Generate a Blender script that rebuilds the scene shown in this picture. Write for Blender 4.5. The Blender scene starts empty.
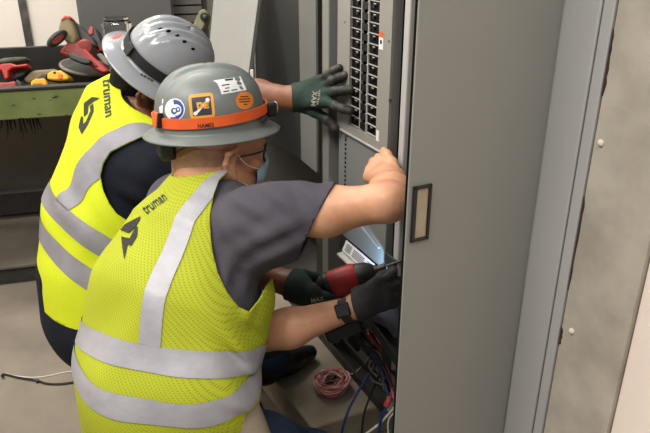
import bpy, bmesh, math, random
import numpy as np
from mathutils import Vector, Matrix
from mathutils.bvhtree import BVHTree

random.seed(7)
rng = np.random.default_rng(7)
SC = bpy.context.scene
COL = SC.collection

# ------------------------------------------------------------------ camera
CAM_H = 1.35
PITCH = math.radians(24.2)
FPX = 660.0
cam_data = bpy.data.cameras.new('camera')
cam_data.sensor_width = 36.0
cam_data.lens = 36.0 * FPX / 650.0
cam_data.clip_start = 0.05
cam_data.clip_end = 60
camera = bpy.data.objects.new('camera', cam_data)
COL.objects.link(camera)
camera.location = (0, 0, CAM_H)
camera.rotation_euler = (math.radians(90) - PITCH, 0, 0)
SC.camera = camera

# ------------------------------------------------------------------ light
SC.view_settings.view_transform = 'Standard'
SC.view_settings.look = 'None'
SC.view_settings.gamma = 1.0
SC.view_settings.exposure = 0.0
SC.view_settings.use_curve_mapping = False

world = bpy.data.worlds.new('world')
SC.world = world
world.use_nodes = True
bg = world.node_tree.nodes['Background']
bg.inputs[0].default_value = (0.95, 0.97, 1.0, 1)
bg.inputs[1].default_value = 0.36


def area(name, loc, target, size, size_y, power, color):
    d = bpy.data.lights.new(name, 'AREA')
    d.shape = 'RECTANGLE'
    d.size, d.size_y = size, size_y
    d.energy = power
    d.color = color
    o = bpy.data.objects.new(name, d)
    COL.objects.link(o)
    o.location = loc
    o.rotation_euler = (Vector(target) - Vector(loc)).to_track_quat('-Z', 'Y').to_euler()
    return o


area('ceiling_lamp_near', (-1.5, 0.1, 3.3), (-0.3, 1.5, 0.6), 1.8, 0.5, 80, (1.0, 0.968, 0.92))
area('ceiling_lamp_side', (-2.6, 1.8, 3.3), (-0.8, 1.8, 0.4), 0.5, 1.8, 52, (1.0, 0.968, 0.92))
area('ceiling_lamp_right', (0.5, -0.6, 3.3), (0.5, 1.0, 0.9), 1.6, 0.5, 30, (1.0, 0.965, 0.91))
area('ceiling_lamp_back', (-1.3, 3.0, 3.3), (-1.4, 3.2, 0.6), 1.5, 0.4, 58, (1.0, 0.965, 0.91))

# ------------------------------------------------------------------ frames of reference
CP, SP = math.cos(PITCH), math.sin(PITCH)


def P(px, py, t):
    """A point of the room at distance t along the viewing axis, behind photo pixel (px, py)."""
    x = (px - 325) / FPX
    y = (216.5 - py) / FPX
    return Vector((x * t, (CP + SP * y) * t, CAM_H + (-SP + CP * y) * t))


ANG = math.radians(26)
E1 = Vector((math.sin(ANG), -math.cos(ANG), 0))      # along the cabinet row, towards the camera
E2 = Vector((math.cos(ANG), math.sin(ANG), 0))       # into the cabinets


def W(u, v, h):
    return E1 * u + E2 * v + Vector((0, 0, h))


def PV(px, py, v):
    """Where the line of sight through a pixel meets the vertical plane v = const of the cabinet row."""
    r = P(px, py, 1) - Vector((0, 0, CAM_H))
    t = v / r.dot(E2)
    q = r * t + Vector((0, 0, CAM_H))
    return Vector((q.dot(E1), v, q.z))


def PH(px, py, h):
    r = P(px, py, 1) - Vector((0, 0, CAM_H))
    t = (h - CAM_H) / r.z
    return r * t + Vector((0, 0, CAM_H))


# ------------------------------------------------------------------ materials
def lin(c):
    out = []
    for x in c:
        x = x / 255.0
        out.append(x / 12.92 if x <= 0.04045 else ((x + 0.055) / 1.055) ** 2.4)
    return (*out, 1.0)


MATS = {}


def mat(name, rgb, rough=0.5, metal=0.0, rgb2=None, scale=8.0, detail=4.0, lo=0.35, hi=0.65, bump=0.0, bscale=None,
        spec=0.5, stretch=None, trans=0.0, alpha=1.0, coat=0.0, sub=0.0, emit=None, estr=0.0):
    if name in MATS:
        return MATS[name]
    m = bpy.data.materials.new(name)
    m.use_nodes = True
    nt = m.node_tree
    b = nt.nodes['Principled BSDF']
    b.inputs['Base Color'].default_value = lin(rgb)
    b.inputs['Roughness'].default_value = rough
    b.inputs['Metallic'].default_value = metal
    b.inputs['Specular IOR Level'].default_value = spec
    b.inputs['Transmission Weight'].default_value = trans
    b.inputs['Alpha'].default_value = alpha
    b.inputs['Coat Weight'].default_value = coat
    if sub:
        b.inputs['Subsurface Weight'].default_value = sub
        b.inputs['Subsurface Radius'].default_value = (0.012, 0.004, 0.002)
    if emit:
        b.inputs['Emission Color'].default_value = lin(emit)
        b.inputs['Emission Strength'].default_value = estr
    tc = nt.nodes.new('ShaderNodeTexCoord')
    vec = tc.outputs['Object']
    if stretch:
        mp = nt.nodes.new('ShaderNodeMapping')
        mp.inputs['Scale'].default_value = stretch
        nt.links.new(vec, mp.inputs['Vector'])
        vec = mp.outputs['Vector']
    if rgb2 is not None:
        n = nt.nodes.new('ShaderNodeTexNoise')
        n.inputs['Scale'].default_value = scale
        n.inputs['Detail'].default_value = detail
        nt.links.new(vec, n.inputs['Vector'])
        r = nt.nodes.new('ShaderNodeValToRGB')
        r.color_ramp.elements[0].position = lo
        r.color_ramp.elements[0].color = lin(rgb)
        r.color_ramp.elements[1].position = hi
        r.color_ramp.elements[1].color = lin(rgb2)
        nt.links.new(n.outputs['Fac'], r.inputs['Fac'])
        nt.links.new(r.outputs['Color'], b.inputs['Base Color'])
    if bump:
        n2 = nt.nodes.new('ShaderNodeTexNoise')
        n2.inputs['Scale'].default_value = bscale or scale * 3
        n2.inputs['Detail'].default_value = 5
        nt.links.new(vec, n2.inputs['Vector'])
        bp = nt.nodes.new('ShaderNodeBump')
        bp.inputs['Strength'].default_value = bump
        bp.inputs['Distance'].default_value = 0.01
        nt.links.new(n2.outputs['Fac'], bp.inputs['Height'])
        nt.links.new(bp.outputs['Normal'], b.inputs['Normal'])
    MATS[name] = m
    return m


def mesh_fabric(name, rgb, rgb2, hole, pitch=0.0076):
    """Knitted hi-vis fabric: fine rows of little holes."""
    m = mat(name, rgb, 0.75, rgb2=rgb2, scale=7, spec=0.25)
    nt = m.node_tree
    b = nt.nodes['Principled BSDF']
    tc = nt.nodes.new('ShaderNodeTexCoord')
    sep = nt.nodes.new('ShaderNodeSeparateXYZ')
    nt.links.new(tc.outputs['Object'], sep.inputs[0])

    def math_node(op, a, c=None):
        n = nt.nodes.new('ShaderNodeMath')
        n.operation = op
        for i, s in enumerate((a, c)):
            if s is None:
                continue
            if isinstance(s, (int, float)):
                n.inputs[i].default_value = s
            else:
                nt.links.new(s, n.inputs[i])
        return n.outputs[0]
    k = 2 * math.pi / pitch
    xy = math_node('SUBTRACT', math_node('MULTIPLY', sep.outputs[0], 0.82), math_node('MULTIPLY', sep.outputs[1], 0.57))
    a = math_node('SINE', math_node('MULTIPLY', xy, k))
    c = math_node('SINE', math_node('MULTIPLY', sep.outputs[2], k))
    h = math_node('MULTIPLY', math_node('ADD', math_node('MULTIPLY', a, c), 1.0), 0.5)
    f = nt.nodes.new('ShaderNodeValToRGB')
    f.color_ramp.elements[0].position = 0.68
    f.color_ramp.elements[0].color = (0, 0, 0, 1)
    f.color_ramp.elements[1].position = 0.95
    f.color_ramp.elements[1].color = (1, 1, 1, 1)
    nt.links.new(h, f.inputs['Fac'])
    mix = nt.nodes.new('ShaderNodeMix')
    mix.data_type = 'RGBA'
    src = b.inputs['Base Color'].links[0].from_socket
    nt.links.new(f.outputs['Color'], mix.inputs[0])
    nt.links.new(src, mix.inputs[6])
    mix.inputs[7].default_value = lin(hole)
    nt.links.new(mix.outputs[2], b.inputs['Base Color'])
    return m


M_FLOOR = mat('concrete_floor', (112, 102, 89), 0.75, rgb2=(137, 126, 111), scale=3.0, detail=8, bump=0.15, bscale=40)
M_PAD = mat('concrete_pad', (136, 124, 106), 0.85, rgb2=(162, 150, 130), scale=6.0, detail=8, bump=0.15, bscale=50)
M_WHITE_WALL = mat('cream_panel', (240, 230, 216), 0.6, rgb2=(244, 235, 222), scale=2)
M_WALL_WHITE = mat('white_paint', (238, 224, 212), 0.6, rgb2=(232, 216, 203), scale=3)
M_CONC = mat('concrete_wall', (154, 145, 133), 0.9, rgb2=(182, 173, 160), scale=9.0, detail=9, bump=0.12, bscale=30)
M_GREY = mat('grey_enamel', (136, 135, 129), 0.42, rgb2=(140, 139, 133), scale=2.5, spec=0.4)
M_GREY_LIT = mat('grey_enamel_lit', (163, 162, 160), 0.42, rgb2=(168, 167, 164), scale=3, spec=0.4)  # same grey enamel, lightened for the light falling on the front frame
M_GREY_D = mat('dark_grey_enamel', (84, 84, 82), 0.5, rgb2=(90, 90, 87), scale=3)
M_INNER = mat('cabinet_interior', (52, 52, 50), 0.6, rgb2=(44, 44, 42), scale=3)
M_BLACK = mat('black_plastic', (22, 22, 23), 0.45)
M_GASKET = mat('black_gasket', (8, 8, 8), 0.85, spec=.1)
M_BREAKER = mat('breaker_black', (7, 7, 8), 0.5, spec=.15)
M_TAN = mat('tan_latch', (158, 145, 120), 0.5, rgb2=(170, 156, 130), scale=30)
M_STEEL = mat('zinc_steel', (150, 148, 142), 0.35, 0.8, rgb2=(120, 118, 112), scale=20)
M_STEEL_D = mat('dark_steel', (78, 75, 70), 0.45, 0.5, rgb2=(58, 56, 52), scale=15)
M_PAPER = mat('white_paper', (232, 230, 226), 0.6)
M_PRINT = mat('grey_print', (120, 120, 120), 0.7)
M_ORANGE = mat('orange_print', (226, 96, 32), 0.5)
M_RUST = mat('rust', (62, 42, 30), 0.9, rgb2=(40, 30, 24), scale=60)
M_LINE = mat('dark_caulk', (52, 44, 38), 0.8)


# ------------------------------------------------------------------ mesh building
class MB:
    def __init__(self):
        self.v = []
        self.f = []

    def add(self, vs, fs):
        n = len(self.v)
        self.v += [Vector(p) for p in vs]
        self.f += [[i + n for i in f] for f in fs]
        return self

    def box8(self, p):
        """eight corners: 0-3 bottom ring, 4-7 top ring"""
        return self.add(p, [(3, 2, 1, 0), (4, 5, 6, 7), (0, 1, 5, 4), (1, 2, 6, 5), (2, 3, 7, 6), (3, 0, 4, 7)])

    def uvbox(self, u0, u1, v0, v1, h0, h1):
        return self.box8([W(u0, v0, h0), W(u1, v0, h0), W(u1, v1, h0), W(u0, v1, h0),
                          W(u0, v0, h1), W(u1, v0, h1), W(u1, v1, h1), W(u0, v1, h1)])

    def fbox(self, F, x0, x1, y0, y1, z0, z1):
        """box in the frame F (4x4 matrix)"""
        c = [(x0, y0, z0), (x1, y0, z0), (x1, y1, z0), (x0, y1, z0), (x0, y0, z1), (x1, y0, z1), (x1, y1, z1), (x0, y1, z1)]
        return self.box8([F @ Vector(q) for q in c])

    def prism(self, F, poly, z0, z1):
        n = len(poly)
        vs = [F @ Vector((x, y, z0)) for x, y in poly] + [F @ Vector((x, y, z1)) for x, y in poly]
        fs = [list(range(n))[::-1], list(range(n, 2 * n))]
        fs += [(i, (i + 1) % n, n + (i + 1) % n, n + i) for i in range(n)]
        return self.add(vs, fs)

    def tube(self, pts, r, n=8, cap=True, close=False):
        pts = [Vector(p) for p in pts]
        k = len(pts)
        rr = r if isinstance(r, (list, tuple)) else [r] * k
        up = None
        vs, fs = [], []
        for i, p in enumerate(pts):
            if close:
                d = (pts[(i + 1) % k] - pts[i - 1]).normalized()
            else:
                d = (pts[min(i + 1, k - 1)] - pts[max(i - 1, 0)]).normalized()
            if up is None:
                a = Vector((0, 0, 1)) if abs(d.z) < 0.9 else Vector((1, 0, 0))
                up = d.cross(a).normalized()
            up = (up - d * up.dot(d)).normalized()
            w = d.cross(up)
            for j in range(n):
                t = 2 * math.pi * j / n
                vs.append(p + (up * math.cos(t) + w * math.sin(t)) * rr[i])
        m = k if close else k - 1
        for i in range(m):
            for j in range(n):
                a, b = i * n + j, i * n + (j + 1) % n
                c, d2 = ((i + 1) % k) * n + (j + 1) % n, ((i + 1) % k) * n + j
                fs.append((a, b, c, d2))
        if cap and not close:
            fs.append(list(range(n))[::-1])
            fs.append([(k - 1) * n + j for j in range(n)])
        return self.add(vs, fs)

    def lathe(self, F, prof, n=24, sx=1.0, sy=1.0):
        """profile (r, z) turned about the z axis of frame F; ends closed"""
        vs, fs = [], []
        k = len(prof)
        for r, z in prof:
            for j in range(n):
                t = 2 * math.pi * j / n
                vs.append(F @ Vector((r * math.cos(t) * sx, r * math.sin(t) * sy, z)))
        for i in range(k - 1):
            for j in range(n):
                fs.append((i * n + j, i * n + (j + 1) % n, (i + 1) * n + (j + 1) % n, (i + 1) * n + j))
        fs.append(list(range(n))[::-1])
        fs.append([(k - 1) * n + j for j in range(n)])
        return self.add(vs, fs)


def frame(o, **axes):
    """4x4 from an origin and one or two axis hints (first given axis kept exactly)."""
    ax = {k: Vector(v).normalized() for k, v in axes.items()}
    ks = list(ax)
    if len(ks) == 1:
        k0 = ks[0]
        a = Vector((0, 0, 1)) if abs(ax[k0].z) < 0.9 else Vector((1, 0, 0))
        k1 = {'x': 'z', 'y': 'z', 'z': 'x'}[k0]
        ax[k1] = a
        ks = [k0, k1]
    k0, k1 = ks
    a = ax[k0]
    b = (ax[k1] - a * ax[k1].dot(a)).normalized()
    ax = {k0: a, k1: b}
    if 'x' not in ax:
        ax['x'] = ax['y'].cross(ax['z'])
    elif 'y' not in ax:
        ax['y'] = ax['z'].cross(ax['x'])
    else:
        ax['z'] = ax['x'].cross(ax['y'])
    M = Matrix.Identity(4)
    for i, k in enumerate('xyz'):
        for r in range(3):
            M[r][i] = ax[k][r]
    for r in range(3):
        M[r][3] = o[r]
    return M


ROOT = {}       # object name -> matrix of its top-level ancestor


def tag(o, label=None, cat=None, group=None, kind=None):
    for k, v in (('label', label), ('category', cat), ('group', group), ('kind', kind)):
        if v:
            o[k] = v
    return o


def thing(name, loc, label, cat, rz=0.0, group=None):
    o = bpy.data.objects.new(name, None)
    o.empty_display_size = 0.05
    COL.objects.link(o)
    o.location = loc
    o.rotation_euler = (0, 0, rz)
    ROOT[o.name] = Matrix.Translation(Vector(loc)) @ Matrix.Rotation(rz, 4, 'Z')
    return tag(o, label, cat, group)


def link_mesh(name, me, m, parent=None, loc=None, rz=0.0):
    """World-space mesh -> object; parts keep the origin of their thing."""
    o = bpy.data.objects.new(name, me)
    COL.objects.link(o)
    if parent is not None:
        R = ROOT[parent.name]
        o.parent = parent
    else:
        R = Matrix.Translation(Vector(loc or (0, 0, 0))) @ Matrix.Rotation(rz, 4, 'Z')
        o.location = loc or (0, 0, 0)
        o.rotation_euler = (0, 0, rz)
    ROOT[o.name] = R
    me.transform(R.inverted())
    if isinstance(m, (list, tuple)):
        for q in m:
            me.materials.append(q)
    elif m is not None:
        me.materials.append(m)
    return o


def obj(name, mb, m, parent=None, loc=None, rz=0.0, bevel=0.0, seg=2, smooth=None, fix=True):
    me = bpy.data.meshes.new(name)
    me.from_pydata([tuple(p) for p in mb.v], [], mb.f)
    if fix:
        bm = bmesh.new()
        bm.from_mesh(me)
        bmesh.ops.recalc_face_normals(bm, faces=bm.faces)
        bm.to_mesh(me)
        bm.free()
    o = link_mesh(name, me, m, parent, loc, rz)
    if smooth is None:
        smooth = bevel > 0
    if smooth:
        me.polygons.foreach_set('use_smooth', [True] * len(me.polygons))
        if hasattr(me, 'set_sharp_from_angle'):
            me.set_sharp_from_angle(angle=math.radians(40))
    if bevel:
        md = o.modifiers.new('bevel', 'BEVEL')
        md.width = bevel
        md.segments = seg
        md.limit_method = 'ANGLE'
        md.angle_limit = math.radians(40)
    return o


def spline(pts, n=8):
    """Catmull-Rom through points"""
    pts = [Vector(p) for p in pts]
    out = []
    q = [pts[0] * 2 - pts[1]] + pts + [pts[-1] * 2 - pts[-2]]
    for i in range(1, len(q) - 2):
        p0, p1, p2, p3 = q[i - 1], q[i], q[i + 1], q[i + 2]
        for k in range(n):
            t = k / n
            out.append(0.5 * ((2 * p1) + (p2 - p0) * t + (2 * p0 - 5 * p1 + 4 * p2 - p3) * t * t
                              + (3 * p1 - p0 - 3 * p2 + p3) * t ** 3))
    out.append(pts[-1])
    return out


RZ = -math.radians(64)       # rotation of the cabinet row
# ================================================================== SETTING
def struct(name, mb, m, **k):
    return tag(obj(name, mb, m, **k), kind='structure')


struct('floor', MB().add([(-6, -2.5, 0), (5, -2.5, 0), (5, 7, 0), (-6, 7, 0)], [(0, 1, 2, 3)]), M_FLOOR, fix=False)
# concrete housekeeping pad under the switchgear
struct('trim_1', MB().box8([W(-2.9, .50 - .03, 0), W(-1.262, .578, 0), W(-1.262, 1.5, 0), W(-2.9, 1.5, 0),
                            W(-2.9, .50 - .03, .1), W(-1.262, .578, .1), W(-1.262, 1.5, .1), W(-2.9, 1.5, .1)]), M_PAD, bevel=.006)

# back wall: cream panels with a steel joint, behind the bench
BD = Vector((math.cos(math.radians(15)), math.sin(math.radians(15)), 0))     # bench / back wall direction
BN = Vector((-BD.y, BD.x, 0))                                                # away from the camera


def bw(s, d, h):
    """bench frame: s along the bench, d away, origin at its front-left"""
    return Vector((-1.25, 2.33, 0)) + BD * s + BN * d + Vector((0, 0, h))


FB = frame(bw(0, 0, 0), x=BD, y=BN)
struct('wall_back', MB().fbox(FB, -2.5, 4.0, 1.30, 1.40, 0, 3.3), M_WHITE_WALL)
struct('wall_left', MB().box8([(-3.3, -2.5, 0), (-3.2, -2.5, 0), (-3.2, 4, 0), (-3.3, 4, 0),
                               (-3.3, -2.5, 3.3), (-3.2, -2.5, 3.3), (-3.2, 4, 3.3), (-3.3, 4, 3.3)]), M_WHITE_WALL)
wj = MB()
xs = []
for px in (25, 32.5):
    q = P(px, 25, 3.55)
    s = (FB.inverted() @ q).x
    xs.append(s)
wj.fbox(FB, xs[0], xs[1], 1.285, 1.30, 0, 3.3)
struct('trim_2', wj, M_STEEL)

# right-hand side: concrete pilaster and white wall, in line with the cabinet fronts
struct('wall_right', MB().uvbox(-.678, -.553, .782, 1.3, 0, 2.6), M_CONC)
struct('wall_front', MB().uvbox(-.551, 1.2, .790, 1.3, 0, 2.6), M_WALL_WHITE)
b = MB()
for (h0, h1, w0, w1) in ((PV(600, 95, .782).z, PV(608, 28, .782).z, .005, .003), (PV(569, 290, .782).z, PV(583, 195, .782).z, .0022, .003), (PV(561, 345, .782).z, PV(563, 328, .782).z, .006, .004)):
    n = 10
    pts = []
    for i in range(n + 1):
        h = h0 + (h1 - h0) * i / n
        w = (w0 + (w1 - w0) * i / n) * random.uniform(.6, 1.3) * (0.4 if i in (0, n) else 1)
        pts.append((h, w))
    vs, fs = [], []
    for h, w in pts:
        vs += [W(-.679, .7808, h), W(-.679 + w, .7808, h), W(-.679 + w, .784, h), W(-.679, .784, h)]
    for i in range(n):
        for j in range(4):
            fs.append((i * 4 + j, i * 4 + (j + 1) % 4, i * 4 + 4 + (j + 1) % 4, i * 4 + 4 + j))
    fs += [(0, 1, 2, 3), (n * 4 + 3, n * 4 + 2, n * 4 + 1, n * 4)]
    b.add(vs, fs)
struct('trim_3', b, M_RUST)
# two anchor stubs in the concrete
for k, (px, py) in enumerate(((601, 143), (572, 331))):
    q = PV(px, py, .782)
    F = frame(W(q.x, .782, q.z), z=-E2)
    o = obj('wall_anchor', MB().lathe(F, [(.0055, 0), (.0055, .002), (.003, .0045), (.001, .005)], 14), mat('old_plaster', (205, 198, 186), .8),
            loc=tuple(W(q.x, .782, q.z)), smooth=True)
    tag(o, ('small pale anchor plug in the concrete pilaster, the upper one', 'small pale anchor plug in the concrete pilaster, the lower one')[k], 'wall anchor', 'anchor plugs in the concrete')

# ================================================================== SWITCHGEAR
# ---- near section with the open door
sb = thing('electrical_cabinet', W(-.95, .8, 0), 'grey electrical cabinet section with its narrow door swung open beside the concrete pilaster', 'electrical cabinet', RZ)
obj('enclosure', MB().uvbox(-1.18, -.70, .80, 1.25, 0, 2.1), M_GREY, sb, bevel=.003)
obj('front_frame', MB().uvbox(-.7735, -.7035, .777, .80, 0, 2.1), M_GREY_LIT, sb, bevel=.003)
obj('edge_strip', MB().uvbox(-.7005, -.6805, .778, .80, 0, 2.1), M_GREY_LIT, sb, bevel=.002)
obj('seam', MB().uvbox(-.7035, -.7005, .786, .80, 0, 2.1), M_GASKET, sb)
dr = obj('door', MB().uvbox(-.779, -.775, .5185, .779, .12, 2.02), M_GREY, sb, bevel=.0012)
obj('gasket_gap_shade', MB().uvbox(-.789, -.779, .5215, .77, .13, 2.01), M_GASKET, dr)


def PU(px, py, u):
    r = P(px, py, 1) - Vector((0, 0, CAM_H))
    q = r * (u / r.dot(E1)) + Vector((0, 0, CAM_H))
    return q


def quad_prism(corners, nrm, t):
    n = Vector(nrm) * t
    c = [Vector(p) for p in corners]
    return MB().box8(c + [p + n for p in c])


q = [PU(*c, -.775) for c in ((412.3, 186.6), (431, 183), (427.8, 237.6), (409.8, 242.6))]
vs = sorted(p.dot(E2) for p in q)
va, vb = (vs[0] + vs[1]) / 2, (vs[2] + vs[3]) / 2
ha = (q[2].z + q[3].z) / 2
hb = (q[0].z + q[1].z) / 2
la = MB()
bz = .0055
for (a0, a1, b0, b1) in ((va, va + bz * 1.3, ha, hb), (vb - bz, vb, ha, hb), (va, vb, ha, ha + bz), (va, vb, hb - bz, hb)):
    la.uvbox(-.775, -.7705, a0, a1, b0, b1)
la = obj('handle', la, M_BLACK, dr, bevel=.0012)
o = obj('handle', MB().uvbox(-.7755, -.7735, va + bz, vb - bz * .8, ha + bz * .8, hb - bz * .8), M_TAN, dr, bevel=.0008)
tag(o, 'tan paddle of the flush door latch')

# ---- panelboard section
PB = W(-1.40, .78, 0)
pa = thing('breaker_panel', PB, 'open grey panelboard with two columns of black circuit breakers, gloved hand on its edge', 'breaker panel', RZ)
obj('left_post', MB().uvbox(-1.618, -1.578, .780, 1.2, .10, 2.1), M_GREY, pa, bevel=.003)
obj('recess_plate', MB().uvbox(-1.577, -1.515, .85, .86, .10, 2.1), mat('recess_grey', (44, 46, 46), .6, rgb2=(50, 52, 52), scale=3), pa)
obj('right_post', MB().uvbox(-1.213, -1.191, .776, .80, .13, 2.1), mat('pale_grey_enamel', (184, 182, 178), .42), pa, bevel=.003)
obj('gasket_gap_shade', MB().uvbox(-1.191, -1.182, .79, .83, .13, 2.1), M_GASKET, pa)
obj('flange', MB().box8([W(-1.263, .784, .54), W(-1.2560, .795, .54), W(-1.2560, .84, .54), W(-1.263, .84, .54),
                         W(-1.263, .784, 2.1), W(-1.2560, .795, 2.1), W(-1.2560, .84, 2.1), W(-1.263, .84, 2.1)]), M_GREY_D, pa, bevel=.002)
obj('post_shade', MB().uvbox(-1.243, -1.194, .770, .776, .24, .60), mat('post_shade_grey', (62, 65, 68), .5, rgb2=(54, 57, 60), scale=6), pa, bevel=.002)  # dark piece painting in the arm and door shade on the post
obj('back_panel', MB().uvbox(-1.577, -1.185, 1.18, 1.2, .10, 2.1), M_INNER, pa)
obj('gasket_gap_shade', MB().uvbox(-1.2550, -1.2135, .800, .810, .30, 2.1), M_GASKET, pa)  # black plate put in behind the gap to paint its deep shade
# trim with a long window for the breakers
UL, UR = -1.523, -1.263
BL, BR = -1.457, -1.318          # window
HB, HT = .868, 1.50
tr = MB()
for (a0, a1, b0, b1) in ((UL, BL, .846, 2.0), (BR, UR, .846, 2.0), (BL, BR, .846, HB), (BL, BR, HT, 2.0)):
    tr.uvbox(a0, a1, .778, .790, b0, b1)
trim = obj('panel_trim', tr, mat('warm_grey_enamel', (146, 143, 134), .42, rgb2=(150, 147, 139), scale=3), pa)
obj('lip', MB().uvbox(UL, UR, .774, .779, .841, .847), M_GREY_LIT, trim, bevel=.002)
obj('breaker_chassis', MB().uvbox(BL - .005, BR + .005, .80, .83, HB - .01, HT), M_GASKET, pa)
PITCHB = .0240
c0, c1, c2, c3 = -1.455, -1.406, -1.369, -1.320
nrow = 26
br_me = {}
for r in range(nrow):
    h0 = HB + .004 + r * PITCHB
    for col, (a, bb) in enumerate(((c0, c1), (c2, c3))):
        m = MB().uvbox(a + .0004, bb - .0004, .7835, .80, h0 + .0006, h0 + PITCHB - .0006)
        o = obj('circuit_breaker', m, M_BREAKER, pa, bevel=.0012)
        w = bb - a
        m2 = MB()
        ua = a + (.50 if col == 0 else .30) * w
        m2.box8([W(ua, .779, h0 + .009), W(ua + .2 * w, .7795, h0 + .009), W(ua + .2 * w, .784, h0 + .008), W(ua, .784, h0 + .008),
                 W(ua, .779, h0 + .0145), W(ua + .2 * w, .7795, h0 + .0145), W(ua + .2 * w, .784, h0 + .0155), W(ua, .784, h0 + .0155)])
        obj('toggle', m2, mat('toggle_black', (16, 16, 17), .35), o)
        m3 = MB().uvbox(a + (.30 if col else .42) * w, a + (.52 if col else .66) * w, .7832, .7836, h0 + .0165, h0 + .0185)
        obj('rating_mark', m3, mat('rating_white', (205, 205, 200), .5), o)
# thin grey webs between the rows, and the centre strip with its screws
wb = MB()
for r in range(nrow + 1):
    h0 = HB + .004 + r * PITCHB
    wb.uvbox(c0, c1, .7795, .785, h0 - .0006, h0 + .0006)
    wb.uvbox(c2, c3, .7795, .785, h0 - .0008, h0 + .0008)
for a in (c1, c2 - .0035):
    wb.uvbox(a, a + .0035, .7805, .787, HB, HT)
obj('divider_web', wb, mat('web_grey', (176, 174, 168), .45), pa)
sw = MB()
for r in range(nrow * 2):
    h0 = HB + .010 + r * PITCHB / 2 * 1.0
    for s in (0.24, 0.76):
        if (r + (s > .5)) % 2:
            continue
        u = c1 + (c2 - c1) * s
        sw.lathe(frame(W(u, .7835, h0), z=-E2), [(.0034, -.006), (.0034, .001), (.0018, .0022)], 10)
obj('terminal_screw', sw, M_STEEL, pa, smooth=True)
sk = MB()
for r in range(nrow):
    h0 = HB + .006 + r * PITCHB
    sk.uvbox(c1 + .0045, c2 - .0045, .781, .79, h0, h0 + PITCHB * .62)
obj('bus_cover', sk, M_BLACK, pa)
# labels on the trim
q = PV(381, 40.8, .777)
ql = PV(381, 49.6, .777).z
qh = PV(381, 32, .777).z
lb = obj('label_sticker', MB().uvbox(q.x - .009, q.x + .009, .7772, .7782, ql, qh), M_PAPER, pa)
tag(lb, 'white warning sticker with an orange top band')
obj('orange_band', MB().uvbox(q.x - .009, q.x + .009, .7766, .7773, qh - .011, qh + .0005), M_ORANGE, lb)
obj('warning_mark', MB().prism(frame(W(q.x, .7768, qh - .022), x=E1, y=(0, 0, 1)), [(-.0035, -.004), (.0035, -.004), (.0035, .003), (0, .006), (-.0035, .003)], -.0003, .0003), M_BLACK, lb)
lb2 = obj('label_sticker', MB().uvbox(-1.314, -1.302, .7772, .7782, .867, .893), M_PAPER, pa)
tag(lb2, 'small plain white sticker at the foot of the trim')
for (px, py) in ((345, 22), (389, 41), (346, 90), (389, 100)):
    q = PV(px, py, .778)
    obj('trim_screw', MB().lathe(frame(W(q.x, .7785, q.z), z=-E2), [(.003, -.004), (.003, .0012), (.0015, .002)], 10), M_STEEL, pa, smooth=True)
# lower dead front plate with slotted edge
dp = obj('dead_front', MB().uvbox(UL, UR, .784, .792, .535, .842), mat('plate_grey', (126, 127, 123), .4, rgb2=(132, 133, 129), scale=3), pa, bevel=.002)
sl = MB()
for i in range(19):
    h0 = .60 + i * .0127
    sl.uvbox(-1.486, -1.478, .7832, .786, h0, h0 + .0065)
obj('slot', sl, M_GASKET, dp)
ss = MB()
for h0 in (.555, .574, .832):
    ss.lathe(frame(W(-1.479, .784, h0), z=-E2), [(.006, -.004), (.006, .003), (.002, .005)], 12)
obj('plate_screw', ss, M_STEEL, dp, smooth=True)
obj('lower_door_fold', MB().box8([W(-1.44, .780, .62), W(-1.29, .780, .585), W(-1.29, .785, .585), W(-1.44, .785, .62),
                                  W(-1.44, .780, .623), W(-1.29, .780, .588), W(-1.29, .785, .588), W(-1.44, .785, .623)]), M_GREY_LIT, dp)
# base rail on the pad
rl = MB()
rl.uvbox(-2.6, -1.24, .775, .782, .10, .128)
rl.uvbox(-2.6, -1.24, .782, .825, .10, .106)
rl.uvbox(-2.6, -1.24, .822, .828, .10, .122)
obj('base_rail', rl, M_STEEL_D, pa)

# printed instruction sheet standing on the ledge under the dead front
q0, q1 = PV(347, 241, .775), PV(384, 272, .775)
is_ = thing('instruction_sheet', W(-1.46, .775, .5), 'white printed card in a slanted holder below the breaker panel, lit by the drill', 'instruction sheet', RZ)
obj('card', MB().box8([W(-1.462, .766, .505), W(-1.262, .766, .505), W(-1.262, .769, .503), W(-1.462, .769, .503),
                       W(-1.462, .779, .534), W(-1.262, .779, .534), W(-1.262, .782, .532), W(-1.462, .782, .532)]), M_PAPER, is_)
pr = MB()
for i in range(5):
    f = .18 + i * .14
    for (a, bb) in ((-1.45, -1.42), (-1.41, -1.35), (-1.335, -1.30)):
        y0, z0 = .766 + .013 * f, .505 + .029 * f
        pr.box8([W(a, y0 - .0008, z0 + .0006), W(bb, y0 - .0008, z0 + .0006), W(bb, y0 - .0004, z0 + .0008), W(a, y0 - .0004, z0 + .0008),
                 W(a, y0 + .0004, z0 + .0024), W(bb, y0 + .0004, z0 + .0024), W(bb, y0 + .0008, z0 + .0026), W(a, y0 + .0008, z0 + .0026)])
obj('printed_lines', pr, M_PRINT, is_)
obj('holder_ledge', MB().box8([W(-1.468, .753, .490), W(-1.262, .753, .490), W(-1.262, .80, .496), W(-1.468, .80, .496),
                               W(-1.468, .753, .495), W(-1.262, .753, .495), W(-1.262, .80, .501), W(-1.468, .80, .501)]), mat('ledge_white', (205, 203, 198), .5), is_)

# ---- empty section beyond: inner barrier plates over a dark interior
sc = thing('empty_cabinet_bay', W(-2.2, 1.0, 0), 'dark empty cabinet bay with a hanging grey barrier plate left of the panelboard', 'cabinet bay', RZ)


def at_v(px, v):
    return PV(px, 60, v).x


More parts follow.
